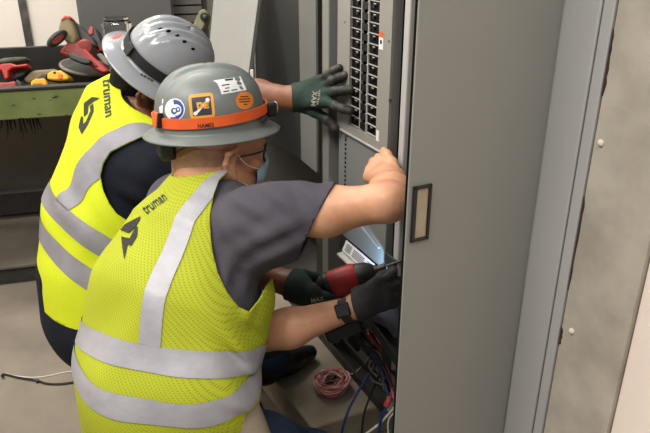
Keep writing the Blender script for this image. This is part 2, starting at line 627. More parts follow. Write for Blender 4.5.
v1 = 1.0
qa, qb = PV(301, 160, v1), PV(316.5, 173, v1)
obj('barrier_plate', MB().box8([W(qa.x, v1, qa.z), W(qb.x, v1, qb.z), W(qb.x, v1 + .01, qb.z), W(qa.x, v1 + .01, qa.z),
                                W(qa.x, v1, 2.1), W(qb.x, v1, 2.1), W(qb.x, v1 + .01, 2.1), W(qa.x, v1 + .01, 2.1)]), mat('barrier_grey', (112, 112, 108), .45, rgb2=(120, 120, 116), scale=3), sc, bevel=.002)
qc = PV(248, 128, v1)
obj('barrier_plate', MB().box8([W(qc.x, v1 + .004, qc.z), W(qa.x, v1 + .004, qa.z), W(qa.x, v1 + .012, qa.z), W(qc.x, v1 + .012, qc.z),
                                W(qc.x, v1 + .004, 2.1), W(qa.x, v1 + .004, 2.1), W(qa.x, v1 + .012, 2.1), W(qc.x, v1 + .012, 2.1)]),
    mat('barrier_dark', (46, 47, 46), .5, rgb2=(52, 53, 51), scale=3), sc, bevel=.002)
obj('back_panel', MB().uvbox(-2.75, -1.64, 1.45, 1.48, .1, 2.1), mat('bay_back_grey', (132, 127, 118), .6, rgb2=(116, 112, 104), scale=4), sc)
obj('bay_floor_shade', MB().uvbox(-2.75, -1.63, .84, 1.45, .1, .104), mat('bay_shade_dark', (58, 54, 48), .8, rgb2=(74, 69, 61), scale=9), sc)  # dark sheet over the pad standing in for shade inside the bay
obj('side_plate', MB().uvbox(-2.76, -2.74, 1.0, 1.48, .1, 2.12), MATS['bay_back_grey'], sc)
obj('bottom_channel', MB().uvbox(-2.7, -1.64, 1.05, 1.15, .1, .17), M_STEEL_D, sc)
qd = PV(262, 150, 1.40)
qe = PV(284, 150, 1.40)
obj('rear_post', MB().uvbox(qd.x, qe.x, 1.36, 1.44, .1, 1.2), mat('rear_post_grey', (128, 124, 114), .5, rgb2=(112, 108, 100), scale=6), sc)
qf = PV(297, 165, 1.2)
obj('thin_rod', MB().tube([W(qf.x, 1.2, .1), W(qf.x, 1.2, qf.z + .12)], .006, 8), M_STEEL_D, sc)
obj('angle_post', MB().uvbox(-1.80, -1.66, .845, .86, .1, .50), M_STEEL_D, sc, bevel=.002)

# leaning sheet: the removed cover
a0, a1 = P(206, 80, 2.60), P(249, 84, 2.50)
b0, b1 = P(216, -30, 2.66), P(264, -30, 2.56)
n = (a1 - a0).cross(b0 - a0).normalized()
if n.y > 0:
    n = -n
ls = thing('sheet_metal_cover', (a0.x, a0.y, 0), 'light grey removed sheet metal cover leaning behind the two workers', 'metal cover')
dn = (a0 - b0)
k = a0.z / (b0.z - a0.z)
f0, f1 = a0 + dn * k, a1 + (a1 - b1) * (a1.z / (b1.z - a1.z))
obj('sheet', MB().box8([f0, f1, f1 - n * .012, f0 - n * .012, b0, b1, b1 - n * .012, b0 - n * .012]), M_GREY, ls, bevel=.002)
g0, g1 = f0.lerp(f1, .80), b0.lerp(b1, .80)
obj('folded_edge', MB().box8([g0 + n * .012, f1 + n * .012, f1, g0, g1 + n * .012, b1 + n * .012, b1, g1]), M_GREY, ls, bevel=.003)
q = P(252, 75, 2.46)
obj('label_tag', MB().fbox(frame(q, x=(1, 0, 0), z=(0, 0, 1)), -.006, .006, -.004, .004, -.03, .02), M_PAPER, ls, bevel=.002)

# dark grey cabinet in the background, and a slatted crate behind the hats
q0 = FB.inverted() @ P(81, 30, 3.25)
q1 = FB.inverted() @ P(176, 30, 3.25)
dc = thing('storage_cabinet', tuple(bw(q0.x + .3, .93, 0)), 'tall dark grey steel cabinet standing against the cream wall', 'cabinet', math.radians(15))
obj('body', MB().fbox(FB, q0.x, q1.x, .92, 1.28, 0, 2.2), mat('storage_grey', (102, 100, 98), .5, rgb2=(108, 106, 104), scale=3), dc, bevel=.004)
obj('door', MB().fbox(FB, q0.x + .01, q1.x - .01, .905, .92, .05, 2.15), mat('storage_grey', (102, 100, 98), .5, rgb2=(108, 106, 104), scale=3), dc, bevel=.003)
q2 = FB.inverted() @ P(176.5, 30, 3.25)
q3 = FB.inverted() @ P(214, 30, 3.25)
cr = thing('slatted_crate', tuple(bw(q2.x + .1, 1.05, 0)), 'pale slatted stack partly hidden behind the grey hard hat and metal cover', 'slatted panel', math.radians(15))
obj('backing', MB().fbox(FB, q2.x, q3.x, 1.08, 1.2, 0, 1.9), mat('crate_dark', (70, 66, 60), .7), cr)
for i in range(30):
    obj('slat', MB().fbox(FB, q2.x + .004, q3.x - .03, 1.06, 1.08, .5 + i * .045, .536 + i * .045), mat('crate_slat', (142, 136, 128), .6, rgb2=(118, 112, 104), scale=5), cr)
# ================================================================== WORKBENCH
M_GREEN = mat('chipped_green_paint', (104, 116, 62), .6, rgb2=(126, 136, 80), scale=9, detail=8, bump=.1, bscale=40)
nt = M_GREEN.node_tree
_n = nt.nodes.new('ShaderNodeTexNoise'); _n.inputs['Scale'].default_value = 26; _n.inputs['Detail'].default_value = 6
_mp = nt.nodes.new('ShaderNodeMapping'); _mp.inputs['Scale'].default_value = (.6, 1, 1.6)
_tc = nt.nodes.new('ShaderNodeTexCoord')
nt.links.new(_tc.outputs['Object'], _mp.inputs['Vector']); nt.links.new(_mp.outputs['Vector'], _n.inputs['Vector'])
_r = nt.nodes.new('ShaderNodeValToRGB')
_r.color_ramp.elements[0].position = .66; _r.color_ramp.elements[0].color = (0, 0, 0, 1)
_r.color_ramp.elements[1].position = .70; _r.color_ramp.elements[1].color = (1, 1, 1, 1)
nt.links.new(_n.outputs['Fac'], _r.inputs['Fac'])
_mx = nt.nodes.new('ShaderNodeMix'); _mx.data_type = 'RGBA'
_b = nt.nodes['Principled BSDF']
_src = _b.inputs['Base Color'].links[0].from_socket
nt.links.new(_r.outputs['Color'], _mx.inputs[0]); nt.links.new(_src, _mx.inputs[6]); _mx.inputs[7].default_value = lin((46, 44, 30))
nt.links.new(_mx.outputs[2], _b.inputs['Base Color'])

M_TRAY = mat('black_tray', (32, 30, 29), .55, rgb2=(46, 43, 40), scale=12)
M_SHELF = mat('dusty_shelf', (92, 84, 74), .7, rgb2=(112, 103, 91), scale=6)
M_SHELF_D = mat('dark_shelf_edge', (46, 43, 40), .7, rgb2=(58, 54, 48), scale=20)
M_UNDER = mat('brown_board', (98, 90, 77), .7, rgb2=(112, 103, 90), scale=3)
RB = math.radians(15)
wbn = thing('workbench', tuple(bw(.3, .3, 0)), 'green edged steel workbench with a black tray top and low dusty shelf', 'workbench', RB)
FB2 = FB
S0, S1 = -1.1, .60
obj('tabletop_rail', MB().fbox(FB2, S0, S1, 0, .05, .680, .785), M_GREEN, wbn, bevel=.004)
obj('front_lip', MB().fbox(FB2, S0, S1, -.006, .03, .785, .797), M_TRAY, wbn, bevel=.003)
obj('tray', MB().fbox(FB2, S0, S1, .03, .50, .695, .71), M_TRAY, wbn, bevel=.003)
obj('back_board', MB().fbox(FB2, S0, S1, .48, .50, .71, .862), M_TRAY, wbn, bevel=.003)
for s in (-1.05, -.55, .50):
    for d in (.03, .44):
        obj('leg', MB().fbox(FB2, s, s + .05, d, d + .05, .085, .70), M_SHELF_D, wbn, bevel=.003)
obj('under_panel', MB().fbox(FB2, S0, S1, .56, .58, .085, .70), M_UNDER, wbn)
obj('brace', MB().tube([FB2 @ Vector((.20, .50, .09)), FB2 @ Vector((.36, .50, .69))], .011, 8), M_SHELF_D, wbn, smooth=True)
obj('brace', MB().tube([FB2 @ Vector((.235, .52, .09)), FB2 @ Vector((.395, .52, .69))], .009, 8), M_SHELF_D, wbn, smooth=True)
obj('stretcher', MB().fbox(FB2, S0, S1, .50, .55, .11, .21), M_SHELF_D, wbn, bevel=.003)
obj('shelf', MB().fbox(FB2, S0, S1, .0, .56, .072, .086), M_SHELF, wbn, bevel=.003)
obj('plinth', MB().fbox(FB2, S0, S1, .015, .55, 0, .072), M_SHELF_D, wbn)
# dusty fringe hanging under the rail
fr = MB()
for i in range(90):
    s = -.62 + i * .009 + random.uniform(-.003, .003)
    l = random.uniform(.03, .075) * (1.0 if i < 55 else 1.25)
    x = FB2 @ Vector((s, .06 + random.uniform(0, .04), .682))
    fr.tube([x, x + Vector((random.uniform(-.004, .004), 0, -l * .5)), x + Vector((random.uniform(-.01, .01), 0, -l))], [.0045, .004, .002], 5)
fo = obj('bristle_fringe', fr, mat('fringe', (58, 46, 26), .9, rgb2=(34, 28, 18), scale=30), wbn)
fo['kind'] = 'stuff'

# ------------------------------------------------------------------ tools on the tray
M_RED = mat('tool_red', (176, 46, 40), .45, rgb2=(160, 38, 34), scale=15)
M_RED_D = mat('worn_red', (150, 62, 54), .6, rgb2=(126, 48, 42), scale=25)
M_YEL = mat('tool_yellow', (226, 172, 22), .45, rgb2=(210, 152, 16), scale=20)
M_KHAKI = mat('khaki_dust', (132, 118, 84), .8, rgb2=(112, 98, 70), scale=12)
M_TBLK = mat('tool_black', (30, 29, 28), .5, rgb2=(42, 40, 38), scale=18)
M_DUST = mat('dusty_rim', (134, 124, 110), .8, rgb2=(104, 96, 84), scale=14)


def poly_at(pts, t, th, cx=None):
    """outline of a tool seen face-on, given its own distance and thickness"""
    fr_ = frame(P(*pts[0], t), z=Vector((0, -CP, SP)) * 1.0, x=(1, 0, 0))
    inv = fr_.inverted()
    pl = []
    for a in pts:
        q = inv @ P(a[0], a[1], t)
        pl.append((q.x, q.y))
    return MB().prism(fr_, pl, -th, 0)


T = 2.52
saw = thing('cut_off_saw', tuple(P(84, 86, 2.62)), 'dusty red cut-off saw with round black guard leaning in the bench tray', 'power saw')
# guard: thick shallow dish, tilted
gc = P(86, 68, 2.66)
gz = Vector((.14, -.24, .95)).normalized()
gF = frame(gc, z=gz, x=(1, 0, -.32))
obj('blade_guard', MB().lathe(gF, [(.066, -.072), (.088, -.058), (.102, -.03), (.105, .0), (.092, .008), (.05, .006), (.0, .006)], 36, 1.0, .62), mat('guard_black', (26, 25, 24), .5, rgb2=(40, 38, 35), scale=14), saw, smooth=True)
obj('guard_rim', MB().tube([gF @ Vector((.100 * math.cos(t), .062 * math.sin(t), .004)) for t in np.linspace(0, 2 * math.pi, 40, endpoint=False)], .0065, 8, close=True), M_DUST, saw, smooth=True)
obj('body', poly_at([(59, 52), (64, 45), (72, 38), (80, 42), (92, 56), (104, 66), (109, 71), (103, 73), (94, 69), (83, 62), (72, 56), (66, 55)], 2.54, .05), M_RED, saw, bevel=.006)
obj('side_plate', poly_at([(62, 50), (66, 45), (74, 41), (83, 50), (98, 66), (94, 67), (80, 58), (70, 53)], 2.535, .012), M_RED_D, saw, bevel=.003)
obj('rear_handle', poly_at([(57, 32), (60, 20), (65, 15), (70, 17), (73, 26), (77, 38), (74, 44), (66, 42)], 2.53, .045), M_KHAKI, saw, bevel=.008)
obj('handle_tip', poly_at([(60, 20), (65, 14.8), (70, 16), (71, 20), (66, 18.5), (62, 21)], 2.527, .05), M_RED, saw, bevel=.004)
obj('top_bar', poly_at([(70, 17), (82, 27), (93, 38), (97, 47), (88, 44), (80, 40), (75, 30)], 2.58, .04), M_TBLK, saw, bevel=.006)
cF = frame(P(57, 38.5, 2.5), z=Vector((.42, -.55, -.05)), x=(.86, 0, .40))
obj('knob', MB().lathe(cF, [(.036, -.012), (.045, -.006), (.045, .008), (.036, .012), (.0, .012)], 26, 1.0, .45), M_TBLK, saw, smooth=True)
obj('knob_inlay', MB().lathe(cF, [(.026, .010), (.026, .0135), (0, .0138)], 22, 1.0, .40), M_RED_D, saw, smooth=True)
mF = frame(P(85, 47, 2.56), z=Vector((.35, -.85, .2)), x=(.8, .3, -.4))
obj('motor', MB().lathe(mF, [(.026, -.05), (.030, -.02), (.030, .01), (.022, .02), (.0, .022)], 22), M_RED_D, saw, smooth=True)
obj('battery', poly_at([(84, 30), (92, 25), (97, 30), (103, 45), (105, 51), (98, 52), (92, 45), (86, 38)], 2.62, .05), M_TBLK, saw, bevel=.006)
obj('battery_latch', poly_at([(87, 33), (90, 26), (93, 28), (93, 34), (88, 36)], 2.615, .02), M_RED, saw, bevel=.003)
obj('battery_latch', poly_at([(94, 46), (98, 44), (102, 50), (98, 52)], 2.613, .02), M_RED, saw, bevel=.003)
obj('grip', poly_at([(66, 53), (69, 52), (80, 56), (91, 60), (90, 64), (83, 64), (70, 59)], 2.50, .03), M_TBLK, saw, bevel=.006)
obj('deck', poly_at([(96, 54), (101, 53), (107, 60), (109, 66), (103, 63)], 2.58, .03), M_DUST, saw, bevel=.004)

yd = thing('yellow_drill', tuple(P(59, 86, 2.5)), 'yellow cordless tool lying rightmost in the tray, nose to the right', 'cordless tool', group='yellow cordless tools in the tray')
obj('body', poly_at([(46.5, 79), (47, 73), (52, 70.5), (60, 70), (66, 74), (69, 77.5), (67, 80), (60, 80.5), (52, 80)], 2.50, .055), M_YEL, yd, bevel=.008)
obj('vent', poly_at([(53, 71.3), (55.5, 71.3), (55.5, 73.6), (53, 73.6)], 2.497, .02), M_TBLK, yd, bevel=.002)
obj('chuck', poly_at([(58, 74), (62, 74), (62, 79), (58, 79)], 2.496, .02), M_ORANGE, yd, bevel=.002)
obj('base', poly_at([(49, 80.5), (66, 80.5), (65, 90), (62, 90), (61, 83), (58, 83), (58, 90), (50, 90)], 2.52, .05), M_TBLK, yd, bevel=.003)
yg = thing('yellow_drill', tuple(P(38, 90, 2.46)), 'yellow arched cordless tool in the middle of the tray, open black grip below', 'cordless tool', group='yellow cordless tools in the tray')
obj('body', poly_at([(29.5, 91), (30.5, 81), (35, 78.5), (44, 78), (46.5, 82), (48.5, 91), (43.5, 91), (41.5, 84.5), (34, 85), (33, 91)], 2.50, .05), M_YEL, yg, bevel=.006)
obj('grip', poly_at([(33, 85.5), (41.5, 85), (43, 91), (33.4, 91)], 2.52, .04), M_TBLK, yg, bevel=.003)
obj('head', poly_at([(37, 78), (42, 74), (47, 74), (46, 79), (40, 80)], 2.51, .04), M_STEEL_D, yg, bevel=.003)

rd = thing('red_drill', tuple(P(10, 82, 2.55)), 'red pistol shaped tool with long barrel at the far left of the tray', 'cordless tool')
obj('body', poly_at([(-6, 66), (2, 63.5), (11, 63), (16, 65), (27, 63.5), (27, 66.5), (12, 68), (8, 71), (8.5, 78), (4.5, 80), (1, 70), (-6, 72)], 2.56, .05), M_RED, rd, bevel=.005)
obj('battery', poly_at([(9, 72), (20, 68), (29, 68), (24, 75), (14, 80), (6, 82)], 2.60, .05), M_TBLK, rd, bevel=.005)
rl_ = thing('red_tool_case', tuple(P(6, 91, 2.46)), 'worn red tool body lying at the front left of the tray', 'tool')
obj('body', poly_at([(-6, 82), (6, 82), (15, 80.5), (16.5, 91), (8, 91.5), (-6, 92)], 2.46, .07), M_RED_D, rl_, bevel=.008)
obj('grip', poly_at([(15.5, 79), (21, 82), (24, 91.5), (16, 91.5)], 2.47, .05), M_TBLK, rl_, bevel=.005)
pc = obj('tool_pouch', poly_at([(22, 79), (30, 71), (36, 69.5), (56, 68), (58, 76), (42, 80), (28, 84)], 2.60, .06), M_KHAKI, loc=tuple(P(38, 86, 2.6)), bevel=.012)
tag(pc, 'grey-green dusty canvas pouch behind the yellow cordless tools', 'pouch')
rg = obj('folded_rag', poly_at([(-6, 60), (4, 57.5), (15, 56.5), (26, 56.5), (26, 60), (10, 62), (-6, 64)], 2.66, .05), mat('rag_green', (96, 98, 78), .9, rgb2=(72, 74, 60), scale=18), loc=tuple(P(12, 66, 2.6)), bevel=.01)
tag(rg, 'dull green folded rag against the tray back, behind the red tool', 'rag')

# clear ribbed bottle behind the far hard hat
M_CLEAR = mat('clear_plastic', (235, 238, 238), .08, trans=1.0, spec=.5)
M_CLEAR.node_tree.nodes['Principled BSDF'].inputs['IOR'].default_value = 1.3
prof = [(.0, 0), (.04, 0), (.045, .006)]
for i in range(9):
    prof += [(.045, .012 + i * .02), (.042, .022 + i * .02)]
prof += [(.045, .195), (.044, .205), (.036, .212), (.036, .224), (.0, .224)]
bq = FB.inverted() @ P(113, 60, 2.72)
bt = obj('clear_bottle', MB().lathe(frame(bw(bq.x + .03, .36, .712), z=(0, 0, 1), x=(1, 0, 0)), [(r * 1.35, z * 1.22) for r, z in prof], 28), M_CLEAR, loc=tuple(bw(bq.x + .03, .36, .712)), smooth=True)
tag(bt, 'clear ribbed plastic bottle on the bench just behind the far hard hat', 'bottle')
# olive clamp block near the crate
ol = thing('pipe_clamp', tuple(P(200, 40, 2.95)), 'olive clamp block with a dark round socket above the grey hard hats', 'clamp')
obj('block', poly_at([(191, 28), (199, 10), (204, 8), (209, 13), (207, 22), (204, 28), (199, 34), (192, 36)], 2.95, .06), mat('olive', (116, 112, 78), .6, rgb2=(98, 95, 66), scale=20), ol, bevel=.008)
obj('socket', MB().lathe(frame(P(204.5, 17, 2.93), z=(0.1, -1, .1)), [(.019, -.02), (.019, .006), (.010, .007), (.010, .002), (0, .002)], 20), M_TBLK, ol, smooth=True)
obj('stud', MB().lathe(frame(P(204.5, 16.5, 2.92), z=(0.1, -1, .1)), [(.008, -.02), (.008, .004), (0, .005)], 16), M_STEEL, ol, smooth=True)
obj('support_post', MB().tube([P(203, 24, 2.97), P(200.5, 60, 2.97), P(200, 60, 2.97) - Vector((0, 0, P(200, 60, 2.97).z))], .012, 10), M_STEEL_D, ol, smooth=True)
# ================================================================== PEOPLE: smooth-blended bodies
def V3(p):
    return np.array([p[0], p[1], p[2]], dtype=np.float32)


class Field:
    """smooth union of tapered limbs"""

    def __init__(self):
        self.items = []
        self.waves = []

    def limb(self, a, b, ra, rb, k=.02, sq=None):
        """sq = (axis, q): widths along axis are divided by q"""
        self.items.append((V3(a), V3(b), ra, rb, k, sq))
        return self

    def chain(self, pts, rs, k=.02, sq=None):
        for i in range(len(pts) - 1):
            self.limb(pts[i], pts[i + 1], rs[i], rs[i + 1], k, sq)
        return self

    def ball(self, a, r, k=.02, sq=None):
        return self.limb(a, a, r, r, k, sq)

    def fold(self, c, s, kvec, amp, ph=0.0):
        self.waves.append((V3(c), s, np.array(kvec, dtype=np.float32), amp, ph))
        return self

    def __call__(self, X, off=0.0):
        d = None
        for a, b, ra, rb, k, sq in self.items:
            if sq is not None:
                ax, q = sq
                ax = V3(ax)
                Y = X + np.outer((X - a) @ ax, ax) * (q - 1)
                bb = b + ax * float((b - a) @ ax) * (q - 1)
            else:
                Y, bb = X, b
            ab = bb - a
            L = float(ab @ ab)
            pa = Y - a
            if L > 1e-12:
                t = np.clip(pa @ ab / L, 0, 1)
                r = ra + (rb - ra) * t
                e = np.sqrt(((pa - t[:, None] * ab) ** 2).sum(1)) - r
            else:
                e = np.sqrt((pa ** 2).sum(1)) - ra
            if d is None:
                d = e
            else:
                h = np.maximum(k - np.abs(d - e), 0) / k
                d = np.minimum(d, e) - h * h * k * .25
        for c, s, kv, amp, ph in self.waves:
            q = X - c
            d = d + amp * np.exp(-(q ** 2).sum(1) / (s * s)) * np.sin(q @ kv + ph)
        return d - off

    def bounds(self, off):
        lo = np.full(3, 1e9)
        hi = -lo
        for a, b, ra, rb, k, sq in self.items:
            q = sq[1] if sq else 1.0
            r = max(ra, rb) / min(q, 1.0) + off + .02
            for p in (a, b):
                lo = np.minimum(lo, p - r)
                hi = np.maximum(hi, p + r)
        return lo, hi


def isosurface(fn, lo, hi, h, m=6):
    """surface nets on a sparse grid -> verts, quads"""
    nb = np.ceil((np.array(hi) - np.array(lo)) / (h * m)).astype(int) + 1
    N = nb * m + 1
    lo = np.array(lo, dtype=np.float32)
    g = np.stack(np.meshgrid(*[np.arange(n) for n in nb], indexing='ij'), -1).reshape(-1, 3)
    ctr = lo + (g + .5) * (h * m)
    dc = fn(ctr.astype(np.float32))
    S = np.repeat(np.repeat(np.repeat(np.where(dc.reshape(nb) > 0, 1.0, -1.0), m, 0), m, 1), m, 2).astype(np.float32)
    S = np.pad(S, ((0, 1), (0, 1), (0, 1)), mode='edge')
    act = g[np.abs(dc) < h * m * .87 * 1.25 + .012]
    o = np.arange(m + 1)
    loc = np.stack(np.meshgrid(o, o, o, indexing='ij'), -1).reshape(-1, 3)
    for i in range(0, len(act), 1500):
        idx = (act[i:i + 1500, None, :] * m + loc[None]).reshape(-1, 3)
        S[idx[:, 0], idx[:, 1], idx[:, 2]] = fn((lo + idx * h).astype(np.float32))
    neg = S < 0
    c = np.zeros(N - 1, dtype=np.int8)
    for dx in (0, 1):
        for dy in (0, 1):
            for dz in (0, 1):
                c += neg[dx:N[0] - 1 + dx, dy:N[1] - 1 + dy, dz:N[2] - 1 + dz]
    cells = np.argwhere((c > 0) & (c < 8))
    vid = np.full(N - 1, -1, dtype=np.int32)
    vid[cells[:, 0], cells[:, 1], cells[:, 2]] = np.arange(len(cells))
    acc = np.zeros((len(cells), 3), dtype=np.float32)
    cnt = np.zeros(len(cells), dtype=np.float32)
    for ax in range(3):
        o1, o2 = [k for k in range(3) if k != ax]
        for u in (0, 1):
            for v in (0, 1):
                p = cells.copy()
                p[:, o1] += u
                p[:, o2] += v
                q = p.copy()
                q[:, ax] += 1
                a = S[p[:, 0], p[:, 1], p[:, 2]]
                b = S[q[:, 0], q[:, 1], q[:, 2]]
                w = (a < 0) != (b < 0)
                t = np.where(w, a / np.where(w, a - b, 1), 0)
                pos = p.astype(np.float32)
                pos[:, ax] += t
                acc[w] += pos[w]
                cnt[w] += 1
    V = lo + acc / cnt[:, None] * h
    quads = []
    for ax in range(3):
        o1, o2 = [(1, 2), (2, 0), (0, 1)][ax]
        sl0 = [slice(None)] * 3
        sl1 = [slice(None)] * 3
        sl0[ax] = slice(0, -1)
        sl1[ax] = slice(1, None)
        e = np.argwhere(neg[tuple(sl0)] != neg[tuple(sl1)])
        e = e[(e[:, o1] > 0) & (e[:, o2] > 0) & (e[:, o1] < N[o1] - 1) & (e[:, o2] < N[o2] - 1)]
        s = neg[e[:, 0], e[:, 1], e[:, 2]]

        def cell(d1, d2):
            q = e.copy()
            q[:, o1] -= d1
            q[:, o2] -= d2
            return vid[q[:, 0], q[:, 1], q[:, 2]]
        Q = np.stack([cell(1, 1), cell(0, 1), cell(0, 0), cell(1, 0)], 1)
        Q[~s] = Q[~s][:, ::-1]
        quads.append(Q)
    Q = np.concatenate(quads)
    Q = Q[(Q >= 0).all(1)]
    # two Newton steps onto the surface
    for _ in range(2):
        e = h * .4
        d = fn(V)
        gr = np.stack([fn(V + np.eye(3, dtype=np.float32)[k] * e) - d for k in range(3)], 1) / e
        n2 = np.maximum((gr ** 2).sum(1), .2)
        step = (d / n2)[:, None] * gr
        ln = np.sqrt((step ** 2).sum(1))
        step *= np.minimum(1, h * .6 / np.maximum(ln, 1e-9))[:, None]
        V = (V - step).astype(np.float32)
    return V, Q


def tris_of(Q):
    return np.concatenate([Q[:, [0, 1, 2]], Q[:, [0, 2, 3]]])


def clip(V, T, f):
    """keep the part of a triangle mesh where f > 0, cut exactly along f = 0"""
    f = np.asarray(f, dtype=np.float64)
    f = np.where(np.abs(f) < 1e-7, 1e-7, f)
    ins = f > 0
    n = ins[T].sum(1)
    keep = T[n == 3]
    newv = []
    cache = {}
    extra = []

    def cut(a, b):
        k = (a, b) if a < b else (b, a)
        if k not in cache:
            t = f[a] / (f[a] - f[b])
            newv.append(V[a] + (V[b] - V[a]) * t)
            cache[k] = len(V) + len(newv) - 1
        return cache[k]
    for tri in T[(n == 1) | (n == 2)]:
        w = [int(x) for x in tri]
        s = [bool(ins[x]) for x in w]
        if sum(s) == 1:
            i = s.index(True)
            a, b, c = w[i], w[(i + 1) % 3], w[(i + 2) % 3]
            extra.append((a, cut(a, b), cut(a, c)))
        else:
            i = s.index(False)
            a, b, c = w[i], w[(i + 1) % 3], w[(i + 2) % 3]
            p, q = cut(a, b), cut(a, c)
            extra += [(p, b, c), (p, c, q)]
    VV = np.concatenate([V, np.array(newv, dtype=V.dtype).reshape(-1, 3)]) if newv else V
    TT = np.concatenate([keep, np.array(extra, dtype=T.dtype).reshape(-1, 3)]) if extra else keep
    used = np.unique(TT)
    mp = np.full(len(VV), -1)
    mp[used] = np.arange(len(used))
    return VV[used], mp[TT]


def normals(V, T):
    fn = np.cross(V[T[:, 1]] - V[T[:, 0]], V[T[:, 2]] - V[T[:, 0]])
    N = np.zeros_like(V)
    for k in range(3):
        np.add.at(N, T[:, k], fn)
    return N / np.maximum(np.linalg.norm(N, axis=1, keepdims=True), 1e-12)


def np_mesh(name, V, F, m, parent=None, loc=None, solid=0.0, offset=-1.0, smooth=True):
    me = bpy.data.meshes.new(name)
    me.from_pydata([tuple(map(float, p)) for p in V], [], [list(map(int, q)) for q in F])
    if smooth:
        me.polygons.foreach_set('use_smooth', [True] * len(me.polygons))
    o = link_mesh(name, me, m, parent, loc)
    if solid:
        md = o.modifiers.new('thickness', 'SOLIDIFY')
        md.thickness = solid
        md.offset = offset
    return o


def dist_poly(A, poly):
    """signed distance (positive inside) of 2-D points to a polygon"""
    A = np.asarray(A)
    d = np.full(len(A), 1e9)
    inside = np.zeros(len(A), bool)
    n = len(poly)
    for i in range(n):
        a, b = np.array(poly[i], float), np.array(poly[(i + 1) % n], float)
        e = b - a
        w = A - a
        t = np.clip((w @ e) / (e @ e), 0, 1)
        d = np.minimum(d, np.sqrt(((w - t[:, None] * e) ** 2).sum(1)))
        c = ((a[1] <= A[:, 1]) & (A[:, 1] < b[1])) | ((b[1] <= A[:, 1]) & (A[:, 1] < a[1]))
        x = a[0] + (A[:, 1] - a[1]) / (e[1] if e[1] else 1e-9) * e[0]
        inside ^= c & (A[:, 0] < x)
    return np.where(inside, d, -d)


def decal(name, V, T, N, F, poly_list, m, parent, off=.002, facing=True):
    """a printed mark: the pieces of a surface inside polygons drawn in frame F's xy plane (mark faces +z of F)"""
    inv = np.array(F.inverted())
    L = V @ inv[:3, :3].T + inv[:3, 3]
    nz = N @ np.array(F)[:3, 2]
    best = np.full(len(V), -1e9)
    for poly in poly_list:
        best = np.maximum(best, dist_poly(L[:, :2], poly))
    f = best
    if facing:
        f = np.minimum(f, (nz - .05) * .1)
    Vo, To = clip(V + N * off, T, f)
    if not len(To):
        return None
    return np_mesh(name, Vo, To, m, parent)


def text_tris(s, size, align='CENTER', font_scale=(1, 1)):
    cu = bpy.data.curves.new('lettering', 'FONT')
    cu.body = s
    cu.size = size
    cu.align_x = align
    cu.align_y = 'CENTER'
    cu.offset = size * .012
    o = bpy.data.objects.new('lettering', cu)
    COL.objects.link(o)
    dg = bpy.context.evaluated_depsgraph_get()
    me = bpy.data.meshes.new_from_object(o.evaluated_get(dg))
    bm = bmesh.new()
    bm.from_mesh(me)
    bmesh.ops.triangulate(bm, faces=bm.faces)
    bmesh.ops.subdivide_edges(bm, edges=[e for e in bm.edges if e.calc_length() > size * .25], cuts=2, use_grid_fill=True)
    bmesh.ops.triangulate(bm, faces=bm.faces)
    vs = [(v.co.x * font_scale[0], v.co.y * font_scale[1]) for v in bm.verts]
    fs = [[v.index for v in f.verts] for f in bm.faces]
    bm.verts.index_update()
    bm.free()
    bpy.data.objects.remove(o)
    bpy.data.curves.remove(cu)
    bpy.data.meshes.remove(me)
    return vs, fs


def project_print(name, vs, fs, F, bvh, m, parent, off=.0022, depth=.4):
    """lay flat lettering (frame F, +z outwards) onto a surface along -z of F"""
    out = []
    z = Vector((F[0][2], F[1][2], F[2][2]))
    last = 0
    for x, y in vs:
        p = F @ Vector((x, y, 0))
        hit = bvh.ray_cast(p + z * depth, -z, depth * 2)
        if hit[0] is None:
            q = p + z * last
        else:
            q = hit[0] + z * off
            last = (q - p).dot(z)
        out.append(q)
    mb = MB()
    mb.add(out, fs)
    return obj(name, mb, m, parent, fix=False)


def bvh_of(V, T):
    return BVHTree.FromPolygons([tuple(map(float, p)) for p in V], [tuple(map(int, t)) for t in T])


def finger(F, base, tip, r0, r1, bend, bulge, k=.006):
    """three phalanges from a knuckle to a fingertip, bowed outwards along 'bend'"""
    base, tip, bend = Vector(base), Vector(tip), Vector(bend).normalized()
    p1 = base.lerp(tip, .42) + bend * bulge
    p2 = base.lerp(tip, .76) + bend * bulge * .75
    F.chain([base, p1, p2, tip], [r0, r0 * .97, (r0 + r1) / 2 * .98, r1], k)
    return p1, p2


def hand(F, wrist, rw, knuckles, tips, bend, bulges, thumb, r=.0088, palm_r=.0125):
    """palm from the wrist to four knuckles, four fingers, and a thumb chain"""
    w = Vector(wrist)
    cen = sum((Vector(k) for k in knuckles), Vector()) / 4
    for i, kn in enumerate(knuckles):
        kn = Vector(kn)
        a = w + (kn - cen) * .45
        F.limb(a, kn, palm_r * 1.12, palm_r * .92, .012)
    F.limb(w, w.lerp(cen, .35), rw, palm_r * 1.4, .02)
    sc = (1.0, 1.04, 1.0, .88)
    for i in range(4):
        finger(F, knuckles[i], tips[i], r * sc[i] * 1.05, r * sc[i] * .82, bend, bulges[i])
    t = [Vector(p) for p in thumb]
    F.chain(t, [r * 1.5, r * 1.25, r * 1.1, r * .95][:len(t)], .010)


